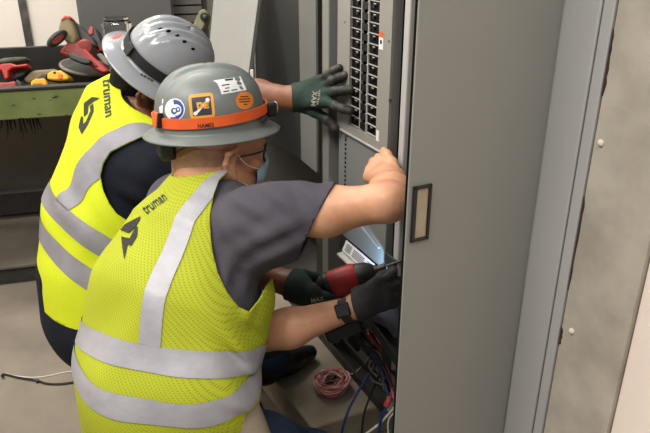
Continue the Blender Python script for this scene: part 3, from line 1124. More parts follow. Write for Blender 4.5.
def hat_mesh(F, lx, ly, hh, brim, ridge, droop=.02, tip=0.0, n=112):
    """full-brim hard hat. F: origin on the band, x forwards, y left, z up. Returns V, T (outer skin)"""
    vs, fs = [], []
    prof = []
    for i in range(26):
        a = (i / 25) * math.pi / 2
        prof.append((math.sin(a) ** .80, math.cos(a) ** .86, 0))
    for i in range(1, 4):
        prof.append((1.0 + i * .006, -.0 - i * .045, 0))
    nb = 8
    for i in range(1, nb + 1):
        prof.append((1.018, -.135, i / nb))
    for (r, z, b) in prof:
        for j in range(n):
            t = 2 * math.pi * j / n
            ct, st = math.cos(t), math.sin(t)
            x, y = r * lx * ct, r * ly * st
            zz = hh * z if z > 0 else .1 * z
            if b:
                e = brim * (1 + .25 * max(0, ct) ** 2 + tip * max(0, -ct) ** 2)
                x += e * b * ct
                y += e * b * st
                zz -= droop * b ** 1.4
            elif z > 0:
                zz += ridge(x, y, z)
            vs.append(F @ Vector((x, y, zz)))
    k = len(prof)
    for i in range(k - 1):
        for j in range(n):
            a, b = i * n + j, i * n + (j + 1) % n
            c, d = (i + 1) * n + (j + 1) % n, (i + 1) * n + j
            if i == 0:
                fs.append((a, d, c))
            else:
                fs += [(a, d, c), (a, c, b)]
    V = np.array([tuple(v) for v in vs], dtype=np.float32)
    return V, np.array(fs)


def band(Vh, n, lx, ly, F, z0, z1, off, m, name, parent, r0=1.0, a0=0.0, a1=2 * math.pi, th=.002, slope=0.0, seg=96):
    """strap around the dome between heights z0 and z1"""
    mb = MB()
    full = abs(a1 - a0 - 2 * math.pi) < 1e-6
    cnt = seg if full else seg + 1
    vs, fs = [], []
    for j in range(cnt):
        t = a0 + (a1 - a0) * j / seg
        ct, st = math.cos(t), math.sin(t)
        zs = slope * ct
        for (z, o) in ((z0, off), (z1, off), (z1, off + th), (z0, off + th)):
            vs.append(F @ Vector(((r0 * lx + o) * ct, (r0 * ly + o) * st, z + zs)))
    for j in range(cnt if full else cnt - 1):
        for k in range(4):
            a = j * 4 + k
            b = j * 4 + (k + 1) % 4
            c = ((j + 1) % cnt) * 4 + (k + 1) % 4
            d = ((j + 1) % cnt) * 4 + k
            fs.append((a, b, c, d))
    if not full:
        fs += [(0, 1, 2, 3), tuple((cnt - 1) * 4 + k for k in (3, 2, 1, 0))]
    mb.add(vs, fs)
    return obj(name, mb, m, parent, smooth=True)


M_SKIN = mat('skin', (214, 160, 124), .5, rgb2=(198, 140, 106), scale=22, detail=6, sub=.08, bump=.06, bscale=90)
M_SKIN2 = mat('skin_tanned', (142, 91, 64), .5, rgb2=(126, 78, 54), scale=22, detail=6, sub=.08, bump=.06, bscale=90)
M_VEST = mesh_fabric('hi_vis_mesh', (174, 181, 44), (165, 172, 38), (128, 134, 30))
M_VEST2 = mat('hi_vis_cloth', (200, 210, 36), .75, rgb2=(192, 203, 30), scale=8, spec=.25, bump=.1, bscale=120)
M_TAPE = mat('silver_tape', (168, 166, 170), .5, .15, rgb2=(156, 154, 159), scale=16, bump=.12, bscale=60)
M_TAPE_B = mat('silver_tape_dull', (138, 135, 140), .55, .1, rgb2=(126, 123, 128), scale=16, bump=.12, bscale=60)
M_TRIM = mat('lime_binding', (200, 212, 30), .7)
M_SHIRT = mat('charcoal_tee', (84, 81, 88), .9, rgb2=(74, 71, 78), scale=10, spec=.15, bump=.12, bscale=90)
M_NAVY = mat('navy_tee', (23, 25, 34), .9, rgb2=(28, 30, 40), scale=10, spec=.15, bump=.1, bscale=90)
M_JEANS = mat('dark_jeans', (46, 58, 78), .9, rgb2=(58, 72, 96), scale=14, spec=.15, bump=.15, bscale=120)
M_CANVAS = mat('khaki_canvas', (136, 124, 106), .9, rgb2=(120, 108, 92), scale=12, bump=.15, bscale=80)
M_GLOVE = mat('green_glove', (34, 56, 45), .8, rgb2=(26, 42, 34), scale=14, bump=.2, bscale=110)
M_GLOVE_P = mat('glove_coating', (34, 34, 30), .6, rgb2=(62, 58, 48), scale=30, bump=.2, bscale=80)
M_GLOVE_B = mat('black_glove', (34, 33, 33), .7, rgb2=(48, 46, 45), scale=24, bump=.2, bscale=90)
M_HAIR_B = mat('black_hair', (10, 9, 9), .7, spec=.2, bump=.4, bscale=160)
M_HAIR_G = mat('grey_stubble', (186, 144, 118), .8, rgb2=(166, 126, 104), scale=60)
M_HAT_A = mat('scuffed_grey_hat', (98, 104, 101), .42, rgb2=(116, 122, 117), scale=9, detail=8, bump=.03, bscale=30)
M_HAT_B = mat('glossy_grey_hat', (150, 152, 156), .2, rgb2=(146, 148, 152), scale=5, coat=.3)
M_STRAP_O = mat('orange_strap', (240, 102, 40), .6, rgb2=(232, 94, 34), scale=30)
M_STRAP_K = mat('black_strap', (20, 20, 21), .7)
M_INK = mat('black_ink', (26, 27, 24), .7)
M_BLUE = mat('mask_blue', (150, 186, 206), .8)
# ------------------------------------------------------------------ the worker in front (grey scuffed hat, charcoal tee)
def facing(az):
    a = math.radians(az)
    f = Vector((math.sin(a), math.cos(a), 0))
    return f, Vector((f.y, -f.x, 0))


def ray_hit(bvh, px, py):
    o = Vector((0, 0, CAM_H))
    d = (P(px, py, 1) - o).normalized()
    h = bvh.ray_cast(o, d, 10)
    if h[0] is None:
        h = min((bvh.find_nearest(P(px, py, .9 + .04 * i)) for i in range(40)), key=lambda r: r[3])
    return h[0], h[1]


def plane3(pts):
    a, b, c = [Vector(p) for p in pts]
    n = (b - a).cross(c - a).normalized()
    return a, n


def view_frame(p):
    """frame at p looking back at the camera: x right, y up, z to the camera"""
    z = (Vector((0, 0, CAM_H)) - Vector(p)).normalized()
    return frame(p, z=z, x=(1, 0, 0))


def poly_in(F, pts, t):
    inv = F.inverted()
    out = []
    o = Vector((0, 0, CAM_H))
    c = F.translation
    z = Vector((F[0][2], F[1][2], F[2][2]))
    for px, py in pts:
        d = P(px, py, 1) - o
        k = (c - o).dot(z) / d.dot(z)
        q = inv @ (o + d * k)
        out.append((q.x, q.y))
    return out


FA, RA = facing(36)
pelvis = P(168, 420, 1.43)
waist = P(166, 368, 1.42)
mid = P(178, 298, 1.43)
chest = P(200, 240, 1.45)
upper = P(212, 215, 1.47)
FU, RU = facing(58)
nbase = P(206, 198, 1.49)
QA = .80


def torso_a(F, o=0.0, top=True):
    sq = (RA, QA)
    F.chain([pelvis + Vector((0, 0, -.06)), pelvis, waist, mid, chest, upper],
            [.125 + o, .145 + o, .155 + o, .150 + o, .120 + o, .088 + o], .05, sq)
    if top:
        F.chain([upper, nbase + Vector((0, 0, .02))], [.080 + o, .056 + o], .05, (RA, .9))
    sR, sL = upper + RA * .135, upper - RU * .115
    F.limb(upper + RA * .05, sR, .075 + o, .062 + o, .05)
    F.limb(upper - RU * .03, sL, .066 + o, .056 + o, .05)
    return sR, sL


LK = [P(377, 283, 1.50), P(384, 289, 1.50), P(386, 297, 1.495), P(383, 305, 1.49)]
LT = [P(394, 270, 1.54), P(398, 280, 1.545), P(398, 291, 1.545), P(395, 301, 1.54)]
LTH = [P(364, 299, 1.48), P(372, 287, 1.52), P(382, 277, 1.545), P(391, 272, 1.555)]
# --- body: head, neck, trunk, arms, hands, legs in one surface
shR = P(252, 214, 1.345)
elbR = P(388, 202, 1.235)
wriR = P(391, 181, 1.43)
shL = upper - RU * .165 + Vector((0, 0, -.03))
elbL = P(236, 338, 1.54)
wriL = P(349, 309, 1.475)
body = Field()
torso_a(body, -.022)
body.chain([shR, P(325, 211, 1.285), elbR], [.050, .046, .034], .03)
body.chain([elbR, P(390, 194, 1.315), wriR], [.035, .041, .029], .025)
body.chain([shL, elbL], [.048, .042], .03)
body.chain([elbL, P(290, 328, 1.515), wriL], [.046, .043, .027], .025)
hip = pelvis + Vector((0, 0, -.03))
for s in (1, -1):
    h = hip + RA * .09 * s
    kn = Vector((0, 0, 0))
    kn = h + FA * .30 + RA * .03 * s
    kn.z = .062
    an = kn - FA * .40
    an.z = .05
    body.chain([h, kn, an, an - FA * .1 + Vector((0, 0, -.02))], [.075, .05, .036, .028], .03)
# head
FH, RH = facing(66)
HDF, HDR = facing(57)
HO = P(218, 153, 1.50)
hup = (Vector((0, 0, 1)) + HDF * .10).normalized()
HF = frame(HO, z=hup, x=HDF)


def hp(x, y, z, F=None):
    return (HF if F is None else F) @ Vector((x, y, z))


def head(F, M, neck):
    q = lambda x, y, z: M @ Vector((x, y, z))
    lat = Vector((M[0][1], M[1][1], M[2][1]))
    F.limb(q(-.022, 0, .045), q(.028, 0, .05), .082, .078, .03, (lat, 1.12))
    F.limb(q(.045, 0, .0), q(.052, 0, -.05), .052, .046, .03)
    F.limb(q(.02, .035, -.055), q(.07, .012, -.083), .022, .022, .03)
    F.limb(q(.02, -.035, -.055), q(.07, -.012, -.083), .022, .022, .03)
    F.ball(q(.082, 0, -.088), .016, .02)
    F.limb(q(.096, 0, .012), q(.114, 0, -.022), .008, .013, .012)
    F.limb(q(.088, .032, .025), q(.088, -.032, .025), .012, .012, .015)
    F.limb(q(.082, .03, -.015), q(.07, .045, -.02), .016, .014, .02)
    F.limb(q(.082, -.03, -.015), q(.07, -.045, -.02), .016, .014, .02)
    F.limb(q(.092, .016, -.052), q(.092, -.016, -.052), .007, .007, .008)
    for s in (1, -1):        # ears: rim, lobe
        F.chain([q(.008, .078 * s, .012), q(-.001, .090 * s, .034), q(-.022, .097 * s, .026), q(-.026, .095 * s, .004), q(-.014, .086 * s, -.020), q(.002, .078 * s, -.034)],
                [.0055, .0060, .0062, .0060, .0062, .0062], .005)
        F.limb(q(-.006, .078 * s, .014), q(-.002, .074 * s, -.022), .009, .008, .008)
    F.limb(q(-.025, 0, -.02), neck, .058, .066, .04)
    F.limb(q(-.05, 0, .0), q(-.045, 0, -.06), .05, .05, .03)


head(body, HF, nbase + Vector((0, 0, .01)))
# right hand: gripping the panel corner, thumb up
hand(body, wriR, .029, [P(381, 160, 1.520), P(375, 164, 1.512), P(371, 170, 1.503), P(369, 177, 1.494)],
     [P(391, 163, 1.565), P(388, 169, 1.56), P(385, 175, 1.55), P(383, 181, 1.54)], Vector((-.6, .5, .2)), [.020, .022, .020, .016],
     [P(396, 176, 1.44), P(392, 163, 1.475), P(387, 155, 1.50), P(384, 150.5, 1.52)], r=.0092, palm_r=.0155)
hand(body, P(360, 304, 1.482), .026, LK, LT, Vector((.5, -.4, .1)), [.01, .014, .014, .012], LTH, r=.0082, palm_r=.0125)
lo, hi = body.bounds(0)
BV, BQ = isosurface(body, lo, hi, .0046)
person_a = np_mesh('person', BV, BQ, M_SKIN, loc=(pelvis.x, pelvis.y, 0))
tag(person_a, 'kneeling worker in front in hi-vis vest and scuffed hard hat, bare arm on the panel', 'person', 'workers at the panel')

# --- charcoal tee
tee = Field()
torso_a(tee, -.008)
tee.chain([P(240, 228, 1.37), P(255, 222, 1.345), P(287, 217, 1.315), P(345, 209.5, 1.27)], [.060, .067, .063, .0545], .04)
tee.limb(P(243, 252, 1.365), P(277, 234, 1.33), .048, .056, .05)
tee.chain([upper - RA * .12, shL, shL.lerp(elbL, .6)], [.065, .064, .055], .04)
for (px, py, t, s, kx, ky, amp, ph) in ((300, 205, 1.27, .05, 110, 90, .0040, 0), (265, 200, 1.27, .06, 70, 120, .0035, 2.2), (285, 235, 1.26, .05, 60, -110, .0040, 1.1), (235, 225, 1.3, .05, 80, 80, .0035, .3), (232, 285, 1.3, .04, 120, 40, .004, 0), (300, 225, 1.27, .05, 130, 60, .0030, 0), (262, 250, 1.3, .06, -70, 110, .004, 1), (255, 215, 1.28, .05, 40, 120, .003, 2), (235, 270, 1.32, .05, 90, -70, .004, .5)):
    tee.fold(P(px, py, t), s, (kx, 20, ky), amp * 0.95, ph)
lo, hi = tee.bounds(0)
TV, TQ = isosurface(tee, lo, hi, .0068)
TT = tris_of(TQ)
arm_dir = (P(330, 210, 1.28) - P(270, 216, 1.32)).normalized()
cut_n = (arm_dir - Vector((0, 0, .62))).normalized()
f = -((TV - V3(P(321, 211, 1.285))) @ V3(cut_n))
f = np.where(TV[:, 2] > .2, f, f)
TV, TT = clip(TV, TT, f)
arml = (elbL - shL).normalized()
TV, TT = clip(TV, TT, np.where((TV - V3(upper)) @ V3(-RA) > .1, -((TV - V3(shL.lerp(elbL, .62))) @ V3(arml)), 1))
TV, TT = clip(TV, TT, np.linalg.norm(TV - V3(nbase + Vector((.01, .01, .045))), axis=1) - .072)
TV, TT = clip(TV, TT, TV[:, 2] - (pelvis.z - .03))
np_mesh('tee_shirt', TV, TT, M_SHIRT, person_a, solid=.004)

# --- vest
vest = Field()
torso_a(vest, .006)
vest.chain([P(150, 395, 1.36), P(198, 396, 1.34)], [.11, .098], .06)
vest.limb(P(235, 330, 1.40), P(250, 300, 1.42), .055, .045, .05)       # front panel hanging open
for (px, py, t, s, kx, ky, kz, amp, ph) in ((248, 345, 1.3, .055, 110, 30, 80, .0085, 0), (250, 390, 1.3, .05, 100, 30, 100, .009, 1.2), (150, 250, 1.35, .11, 28, 0, -18, .003, .4),
                                          (120, 330, 1.3, .10, -35, 0, 25, .004, 0), (190, 320, 1.25, .09, 50, 0, 20, .003, 2), (160, 410, 1.25, .12, 30, 0, 20, .004, 2),
                                          (262, 300, 1.3, .04, 120, 0, -60, .004, 0)):
    vest.fold(P(px, py, t), s, (kx, 10, kz), amp, ph)
lo, hi = vest.bounds(0)
VV, VQ = isosurface(vest, lo, hi, .0068)
VT = tris_of(VQ)
vbvh = bvh_of(VV, VT)
FC = view_frame(P(230, 240, 1.30))
inv = np.array(FC.inverted())
# armhole on the near side
hole = poly_in(FC, [(219, 180), (213.5, 195), (210, 215), (210.5, 235), (213, 254), (218, 273), (227, 292), (239, 307), (250, 312), (260, 300), (268, 284), (281, 268), (330, 245), (345, 170), (250, 160), (228, 172)], 1.3)


def xy(F, V):
    i_ = np.array(F.inverted())
    o = V3((0, 0, CAM_H))
    z = np.array(F)[:3, 2]
    c = np.array(F)[:3, 3]
    d = V - o
    k = ((c - o) @ z) / (d @ z)
    q = o + d * k[:, None]
    return (q @ i_[:3, :3].T + i_[:3, 3])[:, :2]


side = (VV - V3(upper)) @ V3(RA)
f = np.where(side > -.02, -dist_poly(xy(FC, VV), hole), .05)
VV, VT = clip(VV, VT, f)
side = (VV - V3(shL)) @ V3(-RA)
c = (VV - V3(shL)) - np.outer(side, V3(-RA))
VV, VT = clip(VV, VT, np.where(side > -.06, np.sqrt((c ** 2).sum(1)) - .105, .05))
# neck opening and hem
nk = V3(nbase + Vector((0, 0, .03)))
VV, VT = clip(VV, VT, np.linalg.norm(VV - nk, axis=1) - .078)
VV, VT = clip(VV, VT, (VV - V3(pelvis)) @ V3((Vector((0, 0, 1)) - RA * .30 - FA * .12).normalized()) + .040)
VN = normals(VV, VT)
vest_a = np_mesh('safety_vest', VV, VT, M_VEST, person_a, solid=.004)
tag(vest_a, 'bright yellow mesh vest with silver tape')
vb = bvh_of(VV, VT)


def tape_band(name, V, T, N, plane, half, lim, parent, off=.0022, m=None):
    a, n = plane
    f = half - np.abs((V - V3(a)) @ V3(n))
    if lim is not None:
        f = np.minimum(f, lim(V))
    Vo, To = clip(V + N * off, T, f)
    return np_mesh(name, Vo, To, m or M_TAPE, parent)


def hits(bvh, pts):
    return [ray_hit(bvh, *p)[0] for p in pts]


pu = plane3(hits(vb, [(80, 333), (140, 357), (238, 363)]))
pl = plane3(hits(vb, [(80, 381), (150, 412), (245, 400)]))
tape_band('reflective_tape', VV, VT, VN, pu, .0238, None, vest_a)
tape_band('reflective_tape', VV, VT, VN, pl, .0225, None, vest_a)
pv = plane3(hits(vb, [(196, 204), (173, 252), (150, 333)]))
nu = pu[1] if pu[1].z > 0 else -pu[1]
tape_band('reflective_tape', VV, VT, VN, pv, .0190, lambda V: (V - V3(pu[0])) @ V3(nu) - .024, vest_a)
# printed mark on the back
h0 = ray_hit(vb, 133, 232)[0]
FL = view_frame(h0)
mk = [poly_in(FL, p, 1) for p in ([(121, 230.3), (125.7, 224.7), (141.4, 216.4), (140.3, 220), (135, 228.4), (129.4, 233.4)],
                                  [(122, 237.0), (130.3, 238.8), (136.6, 226.5), (138.2, 227), (137.7, 235.8), (131.8, 246), (128, 245), (124.8, 260), (123, 247.8)])]
bvv = bvh_of(VV, VT)


def px_print(name, polys, bvh, m, parent, off=.0024, sub=3):
    """ink outlines -> thin patches lying on the cloth"""
    mb = MB()
    bm = bmesh.new()
    for poly in polys:
        vs = [bm.verts.new((x, y, 0)) for x, y in poly]
        bm.faces.new(vs)
    bmesh.ops.triangulate(bm, faces=bm.faces)
    bmesh.ops.subdivide_edges(bm, edges=bm.edges, cuts=sub, use_grid_fill=True)
    bmesh.ops.triangulate(bm, faces=bm.faces)
    bm.verts.index_update()
    vs = [(v.co.x, v.co.y) for v in bm.verts]
    fs = [[v.index for v in f_.verts] for f_ in bm.faces]
    bm.free()
    return vs, fs


vs, fs = px_print('', mk, None, None, None)


def view_print(name, vs, fs, F, bvh, m, parent, off=.0024):
    """print laid on curved cloth, seen undistorted from the front of frame F"""
    o = Vector((0, 0, CAM_H))
    out = []
    for x, y in vs:
        p = F @ Vector((x, y, 0))
        d = (p - o).normalized()
        h = bvh.ray_cast(o, d, 10)
        if h[0] is None:
            h = bvh.find_nearest(p)
        n = h[1] if h[1].dot(d) < 0 else -h[1]
        out.append(h[0] + n * off)
    mb = MB()
    mb.add(out, fs)
    return obj(name, mb, m, parent, fix=False)


view_print('printed_mark', vs, fs, FL, bvv, M_INK, vest_a)


def warp_text(s, quad, bvh, name, m, parent, size=1.0, off=.0024):
    """lettering fitted to the four corners (lower-left, lower-right, upper-right, upper-left, photo pixels) of the print on the cloth"""
    vs, fs = text_tris(s, size, 'CENTER')
    xs = [v[0] for v in vs]
    ys = [v[1] for v in vs]
    x0, x1, y0, y1 = min(xs), max(xs), min(ys), max(ys)
    out = []
    qd = [Vector(q) for q in quad]
    last = None
    for x, y in vs:
        a, b = (x - x0) / (x1 - x0), (y - y0) / (y1 - y0)
        p = (qd[0] * (1 - a) + qd[1] * a) * (1 - b) + (qd[3] * (1 - a) + qd[2] * a) * b
        h, n = ray_hit(bvh, p.x, p.y)
        if h is None:
            h, n = last or ray_hit(bvh, (qd[0].x + qd[2].x) / 2, (qd[0].y + qd[2].y) / 2)
        last = (h, n)
        to = (Vector((0, 0, CAM_H)) - h).normalized()
        out.append(h + (n if n.dot(to) > 0 else -n) * off)
    mb = MB()
    mb.add(out, fs)
    return obj(name, mb, m, parent, fix=False)


warp_text('truman', [(147, 215), (168, 199.5), (163, 193.5), (142, 208)], bvv, 'printed_lettering', M_INK, vest_a)

# --- trousers and canvas pouch
tr_ = Field()
for s in (1, -1):
    h = hip + RA * .085 * s
    kn = h + FA * .32 + RA * (.06 if s > 0 else .03) * s
    kn.z = .078
    an = kn - FA * .40
    an.z = .06
    tr_.chain([h, h.lerp(kn, .5), kn], [.105, .092, .072], .04)
    tr_.chain([kn, kn.lerp(an, .5), an], [.070, .066, .055], .03)
tr_.limb(hip + Vector((0, 0, .05)), hip, .125, .12, .05, (RA, .8))
for i in range(5):
    tr_.fold(hip + FA * (.08 + .05 * i) + RA * .1 + Vector((0, 0, -.06 * i)), .05, (60, 30, 110), .003, i)
lo, hi = tr_.bounds(0)
JV, JQ = isosurface(tr_, lo, hi, .008)
np_mesh('trousers', JV, JQ, M_JEANS, person_a)
for s in (1, -1):
    kn = hip + RA * .12 * s + FA * .32
    an = kn - FA * .40
    an.z = .05
    bt_ = Field()
    bt_.chain([an + FA * .06 + Vector((0, 0, .012)), an, an - FA * .09 + Vector((0, 0, -.002))], [.054, .05, .044], .03)
    lo, hi = bt_.bounds(0)
    v_, q_ = isosurface(bt_, lo, hi, .008)
    np_mesh('boot', v_, q_, M_TBLK, person_a)
po = Field()
c = P(240, 425, 1.33)
po.chain([P(243, 402, 1.335), P(248, 440, 1.33)], [.030, .048], .03)
po.limb(P(225, 410, 1.35), P(232, 440, 1.34), .04, .05, .04)
lo, hi = po.bounds(0)
v_, q_ = isosurface(po, lo, hi, .006)
o = np_mesh('hip_pouch', v_, q_, M_CANVAS, person_a)
tag(o, 'khaki canvas pouch at the hip')

# --- black work glove on the far hand
gl = Field()
gl.chain([P(355, 306, 1.478), P(362, 302, 1.485)], [.032, .034], .02)
hand(gl, P(360, 304, 1.482), .032, LK, LT, Vector((.5, -.4, .1)), [.01, .014, .014, .012], LTH, r=.0115, palm_r=.0170)
lo, hi = gl.bounds(0)
v_, q_ = isosurface(gl, lo, hi, .0042)
v_, t_ = clip(v_, tris_of(q_), ((v_ - V3(P(356, 306, 1.478))) @ V3((wriL - elbL).normalized())))
o = np_mesh('work_glove', v_, t_, M_GLOVE_B, person_a, solid=.002)

# --- wristwatch
wd = (wriL - P(290, 328, 1.515)).normalized()
WF = frame(P(346.5, 310, 1.474), z=wd, x=Vector((0, -.8, .6)))
o = obj('wristwatch', MB().lathe(WF, [(.0262, -.010), (.0282, -.010), (.0282, .010), (.0262, .010)], 32), M_BLACK, person_a, smooth=True)
obj('watch_case', MB().fbox(WF, .025, .034, -.016, .016, -.017, .017), M_BLACK, o, bevel=.005)
obj('watch_face', MB().fbox(WF, .0335, .0346, -.0125, .0125, -.0135, .0135), mat('watch_glass', (40, 42, 46), .1), o, bevel=.0004)

# --- hair stubble at the nape, glasses, mask
def skull_patch(M, name, m, parent, off, fn, h=.005):
    F = Field()
    q = lambda x, y, z: M @ Vector((x, y, z))
    lat = Vector((M[0][1], M[1][1], M[2][1]))
    F.limb(q(-.022, 0, .045), q(.028, 0, .05), .082 + off, .078 + off, .03, (lat, 1.12))
    F.limb(q(-.05, 0, .0), q(-.045, 0, -.06), .05 + off, .05 + off, .03)
    F.limb(q(-.025, 0, -.02), q(-.035, 0, -.09), .058 + off, .060 + off, .04)
    lo, hi = F.bounds(0)
    v, qd = isosurface(F, lo, hi, h)
    inv_ = np.array(M.inverted())
    L = v @ inv_[:3, :3].T + inv_[:3, 3]
    v, t = clip(v, tris_of(qd), fn(L))
    return np_mesh(name, v, t, m, parent)


skull_patch(HF, 'hair', M_HAIR_G, person_a, .0025, lambda L: np.minimum(np.minimum(-.012 - L[:, 0], L[:, 2] + .045), .03 - L[:, 2]))
gz_ = thing
gm = MB()
for s in (1, -1):
    gm.tube([hp(.0, .083 * s, .012), hp(.05, .080 * s, .016), hp(.088, .066 * s, .018)], .0022, 6)
pts = []
for s in (1, -1):
    ring = []
    for i in range(18):
        t = 2 * math.pi * i / 18
        yy = .036 * s + .027 * math.cos(t)
        ring.append(hp(.112 - 8.0 * (abs(yy) ** 2) * .9, yy, .004 + .021 * math.sin(t)))
    gm.tube(ring, .0026, 6, close=True)
    pts.append(ring)
gm.tube([hp(.111, .010, .012), hp(.112, 0, .014), hp(.111, -.010, .012)], .002, 6)
gl_ = obj('glasses', gm, M_BLACK, person_a, smooth=True)
for ring in pts:
    c = sum(ring, Vector()) / len(ring)
    mb = MB()
    mb.add(ring + [c], [(i, (i + 1) % 18, 18) for i in range(18)])
    obj('lens', mb, mat('lens_glass', (225, 230, 232), .05, trans=1.0), gl_, smooth=True)
for s in (1, -1):
    obj('eye', MB().lathe(frame(hp(.083, .033 * s, .004), z=FH), [(.0, -.010), (.008, -.007), (.0115, 0), (.010, .005), (.006, .0095), (0, .011)], 16), mat('eye_white', (225, 220, 215), .2), person_a, smooth=True)
mk_ = Field()
mk_.limb(hp(.096, 0, -.028), hp(.084, 0, -.082), .032, .028, .03)
mk_.limb(hp(.068, .026, -.05), hp(.068, -.026, -.05), .032, .032, .03)
lo, hi = mk_.bounds(0)
v_, q_ = isosurface(mk_, lo, hi, .005)
L = v_ @ np.array(HF.inverted())[:3, :3].T + np.array(HF.inverted())[:3, 3]
v_, t_ = clip(v_, tris_of(q_), L[:, 0] - .074)
ms = np_mesh('face_mask', v_, t_, M_BLUE, person_a, solid=.0015)
lp = MB()
for s in (1, -1):
    lp.tube(spline([hp(.075, .058 * s, -.028), hp(.03, .078 * s, -.005), hp(-.004, .088 * s, .034)], 5), .0012, 5)
    lp.tube(spline([hp(.070, .055 * s, -.078), hp(.02, .066 * s, -.045), hp(.004, .078 * s, -.028), hp(-.022, .086 * s, -.006)], 5), .0012, 5)
obj('ear_loop', lp, M_PAPER, ms, smooth=True)

# --- hard hat
HATF = frame(P(211, 119, 1.475), z=Vector((-.02, .07, 1)), x=FH)


def ridge_a(x, y, z):
    w = math.exp(-(y / .020) ** 4) * min(1.0, z * 2.2)
    g = math.exp(-((abs(y) - .026) / .006) ** 2) * min(1.0, z * 2)
    return .0075 * w - .0015 * g


LX, LY, HH = .123, .108, .116
HV, HT_ = hat_mesh(HATF, LX, LY, HH, .025, ridge_a, .014, .1)
hat_a = np_mesh('hard_hat', HV, HT_, M_HAT_A, person_a, solid=.003)
tag(hat_a, 'scuffed matte grey full brim hard hat with stickers')
hb_ = bvh_of(HV, HT_)
HN = normals(HV, HT_)
st = band(None, 0, LX, LY, HATF, .006, .028, .0030, M_STRAP_O, 'headlamp_strap', hat_a, slope=.006, r0=1.0)
tag(st, 'orange elastic headlamp strap')


def sticker(name, cpx, cpy, polys, m, off, bvh, parent, size=1.0):
    h, n = ray_hit(bvh, cpx, cpy)
    F = view_frame(h)
    inv_ = F.inverted()
    vs, fs = px_print('', [poly_in(F, p, 1) for p in polys], None, None, None, sub=2)
    out = []
    o = Vector((0, 0, CAM_H))
    for x, y in vs:
        p = F @ Vector((x, y, 0))
        d = (p - o).normalized()
        hh, nn = bvh.ray_cast(o, d, 10)[:2]
        if hh is None:
            hh, nn = p, n
        if nn.dot(d) > 0:
            nn = -nn
        out.append(hh + nn * off)
    mb = MB()
    mb.add(out, fs)
    return obj(name, mb, m, parent, fix=False, smooth=True)


def circ(cx, cy, rx, ry=None, n=28, rot=0.0, a0=0.0, a1=2 * math.pi):
    ry = ry or rx
    out = []
    for i in range(n):
        t = a0 + (a1 - a0) * i / (n if abs(a1 - a0 - 2 * math.pi) < 1e-6 else n - 1)
        x, y = rx * math.cos(t), ry * math.sin(t)
        out.append((cx + x * math.cos(rot) - y * math.sin(rot), cy + x * math.sin(rot) + y * math.cos(rot)))
    return out


def rrect(cx, cy, w, h, r, rot=0.0):
    out = []
    for (sx, sy, a) in ((1, 1, 0), (-1, 1, 90), (-1, -1, 180), (1, -1, 270)):
        for k in range(5):
            t = math.radians(a + 22.5 * k)
            x = sx * (w / 2 - r) + r * math.cos(t)
            y = sy * (h / 2 - r) + r * math.sin(t)
            out.append((cx + x * math.cos(rot) - y * math.sin(rot), cy + x * math.sin(rot) + y * math.cos(rot)))
    return out


M_SBLUE = mat('sticker_blue', (44, 72, 150), .4)
M_SWHITE = mat('sticker_white', (228, 228, 224), .45)
M_SYEL = mat('sticker_yellow', (226, 160, 50), .45)
M_SNAVY = mat('sticker_navy', (44, 46, 66), .45)
M_SORG = mat('sticker_orange', (226, 128, 42), .45)
# round blue and white badge
s1 = sticker('sticker', 175, 109, [circ(175, 109.5, 10, 11)], M_SWHITE, .0006, hb_, hat_a)
tag(s1, 'round blue and white sticker')
sticker('sticker_ring', 175, 109, [circ(175, 109.5, 8.8, 9.8, a0=-1.75, a1=1.45)], M_SBLUE, .0010, hb_, s1)
sticker('sticker_figure', 175, 109, [circ(176.5, 110, 5.2, 5.6)], M_SWHITE, .0014, hb_, s1)
sticker('sticker_figure', 175, 109, [circ(174.5, 111, 3.0, 3.2)], M_SBLUE, .0018, hb_, s1)
sticker('sticker_figure', 175, 109, [circ(178.5, 109.5, 2.2, 2.6)], M_SBLUE, .0018, hb_, s1)
sticker('sticker_figure', 175, 109, [circ(175.0, 110.7, 1.5, 1.6), circ(178.7, 109.4, 1.0, 1.3)], M_SWHITE, .0022, hb_, s1)
sticker('sticker_base', 175, 115, [[(170, 117.3), (180, 116.8), (178, 119.4), (172.5, 119.6)]], M_SBLUE, .0014, hb_, s1)
# yellow bordered square with a spanner mark
s2 = sticker('sticker', 202, 106, [rrect(201.8, 106, 25, 25, 4, -.10)], M_SYEL, .0006, hb_, hat_a)
tag(s2, 'dark square sticker with a yellow border and spanner')
sticker('sticker_field', 202, 106, [rrect(201.8, 106.2, 19, 18.5, 1, -.10)], M_SNAVY, .0010, hb_, s2)
sticker('sticker_spanner', 202, 106, [[(194, 114.5), (195.6, 112.2), (207, 99.5), (208.6, 101), (197.5, 113.8), (196, 115.5)]], M_SWHITE, .0014, hb_, s2)
sticker('sticker_spanner', 202, 106, [circ(195.5, 113.6, 2.0), circ(207.6, 99.9, 2.0)], M_SWHITE, .0014, hb_, s2)
sticker('sticker_letters', 202, 106, [[(196.6, 102.6), (201.6, 102.2), (203.2, 104), (203, 107), (201, 108.6), (197.4, 109), (198.2, 107), (200.4, 106.6), (200.8, 104.6), (198.8, 104.6)],
                                      [(196.4, 102.8), (198.4, 102.6), (199.6, 108.8), (197.4, 109)],
                                      [(203.8, 102), (209, 101.6), (209, 103.4), (206, 103.8), (206, 104.6), (208.6, 104.4), (208.4, 106), (205.8, 106.2), (205.7, 107), (209.2, 106.7), (209, 108.4), (203.6, 108.6)]], M_SYEL, .0018, hb_, s2)
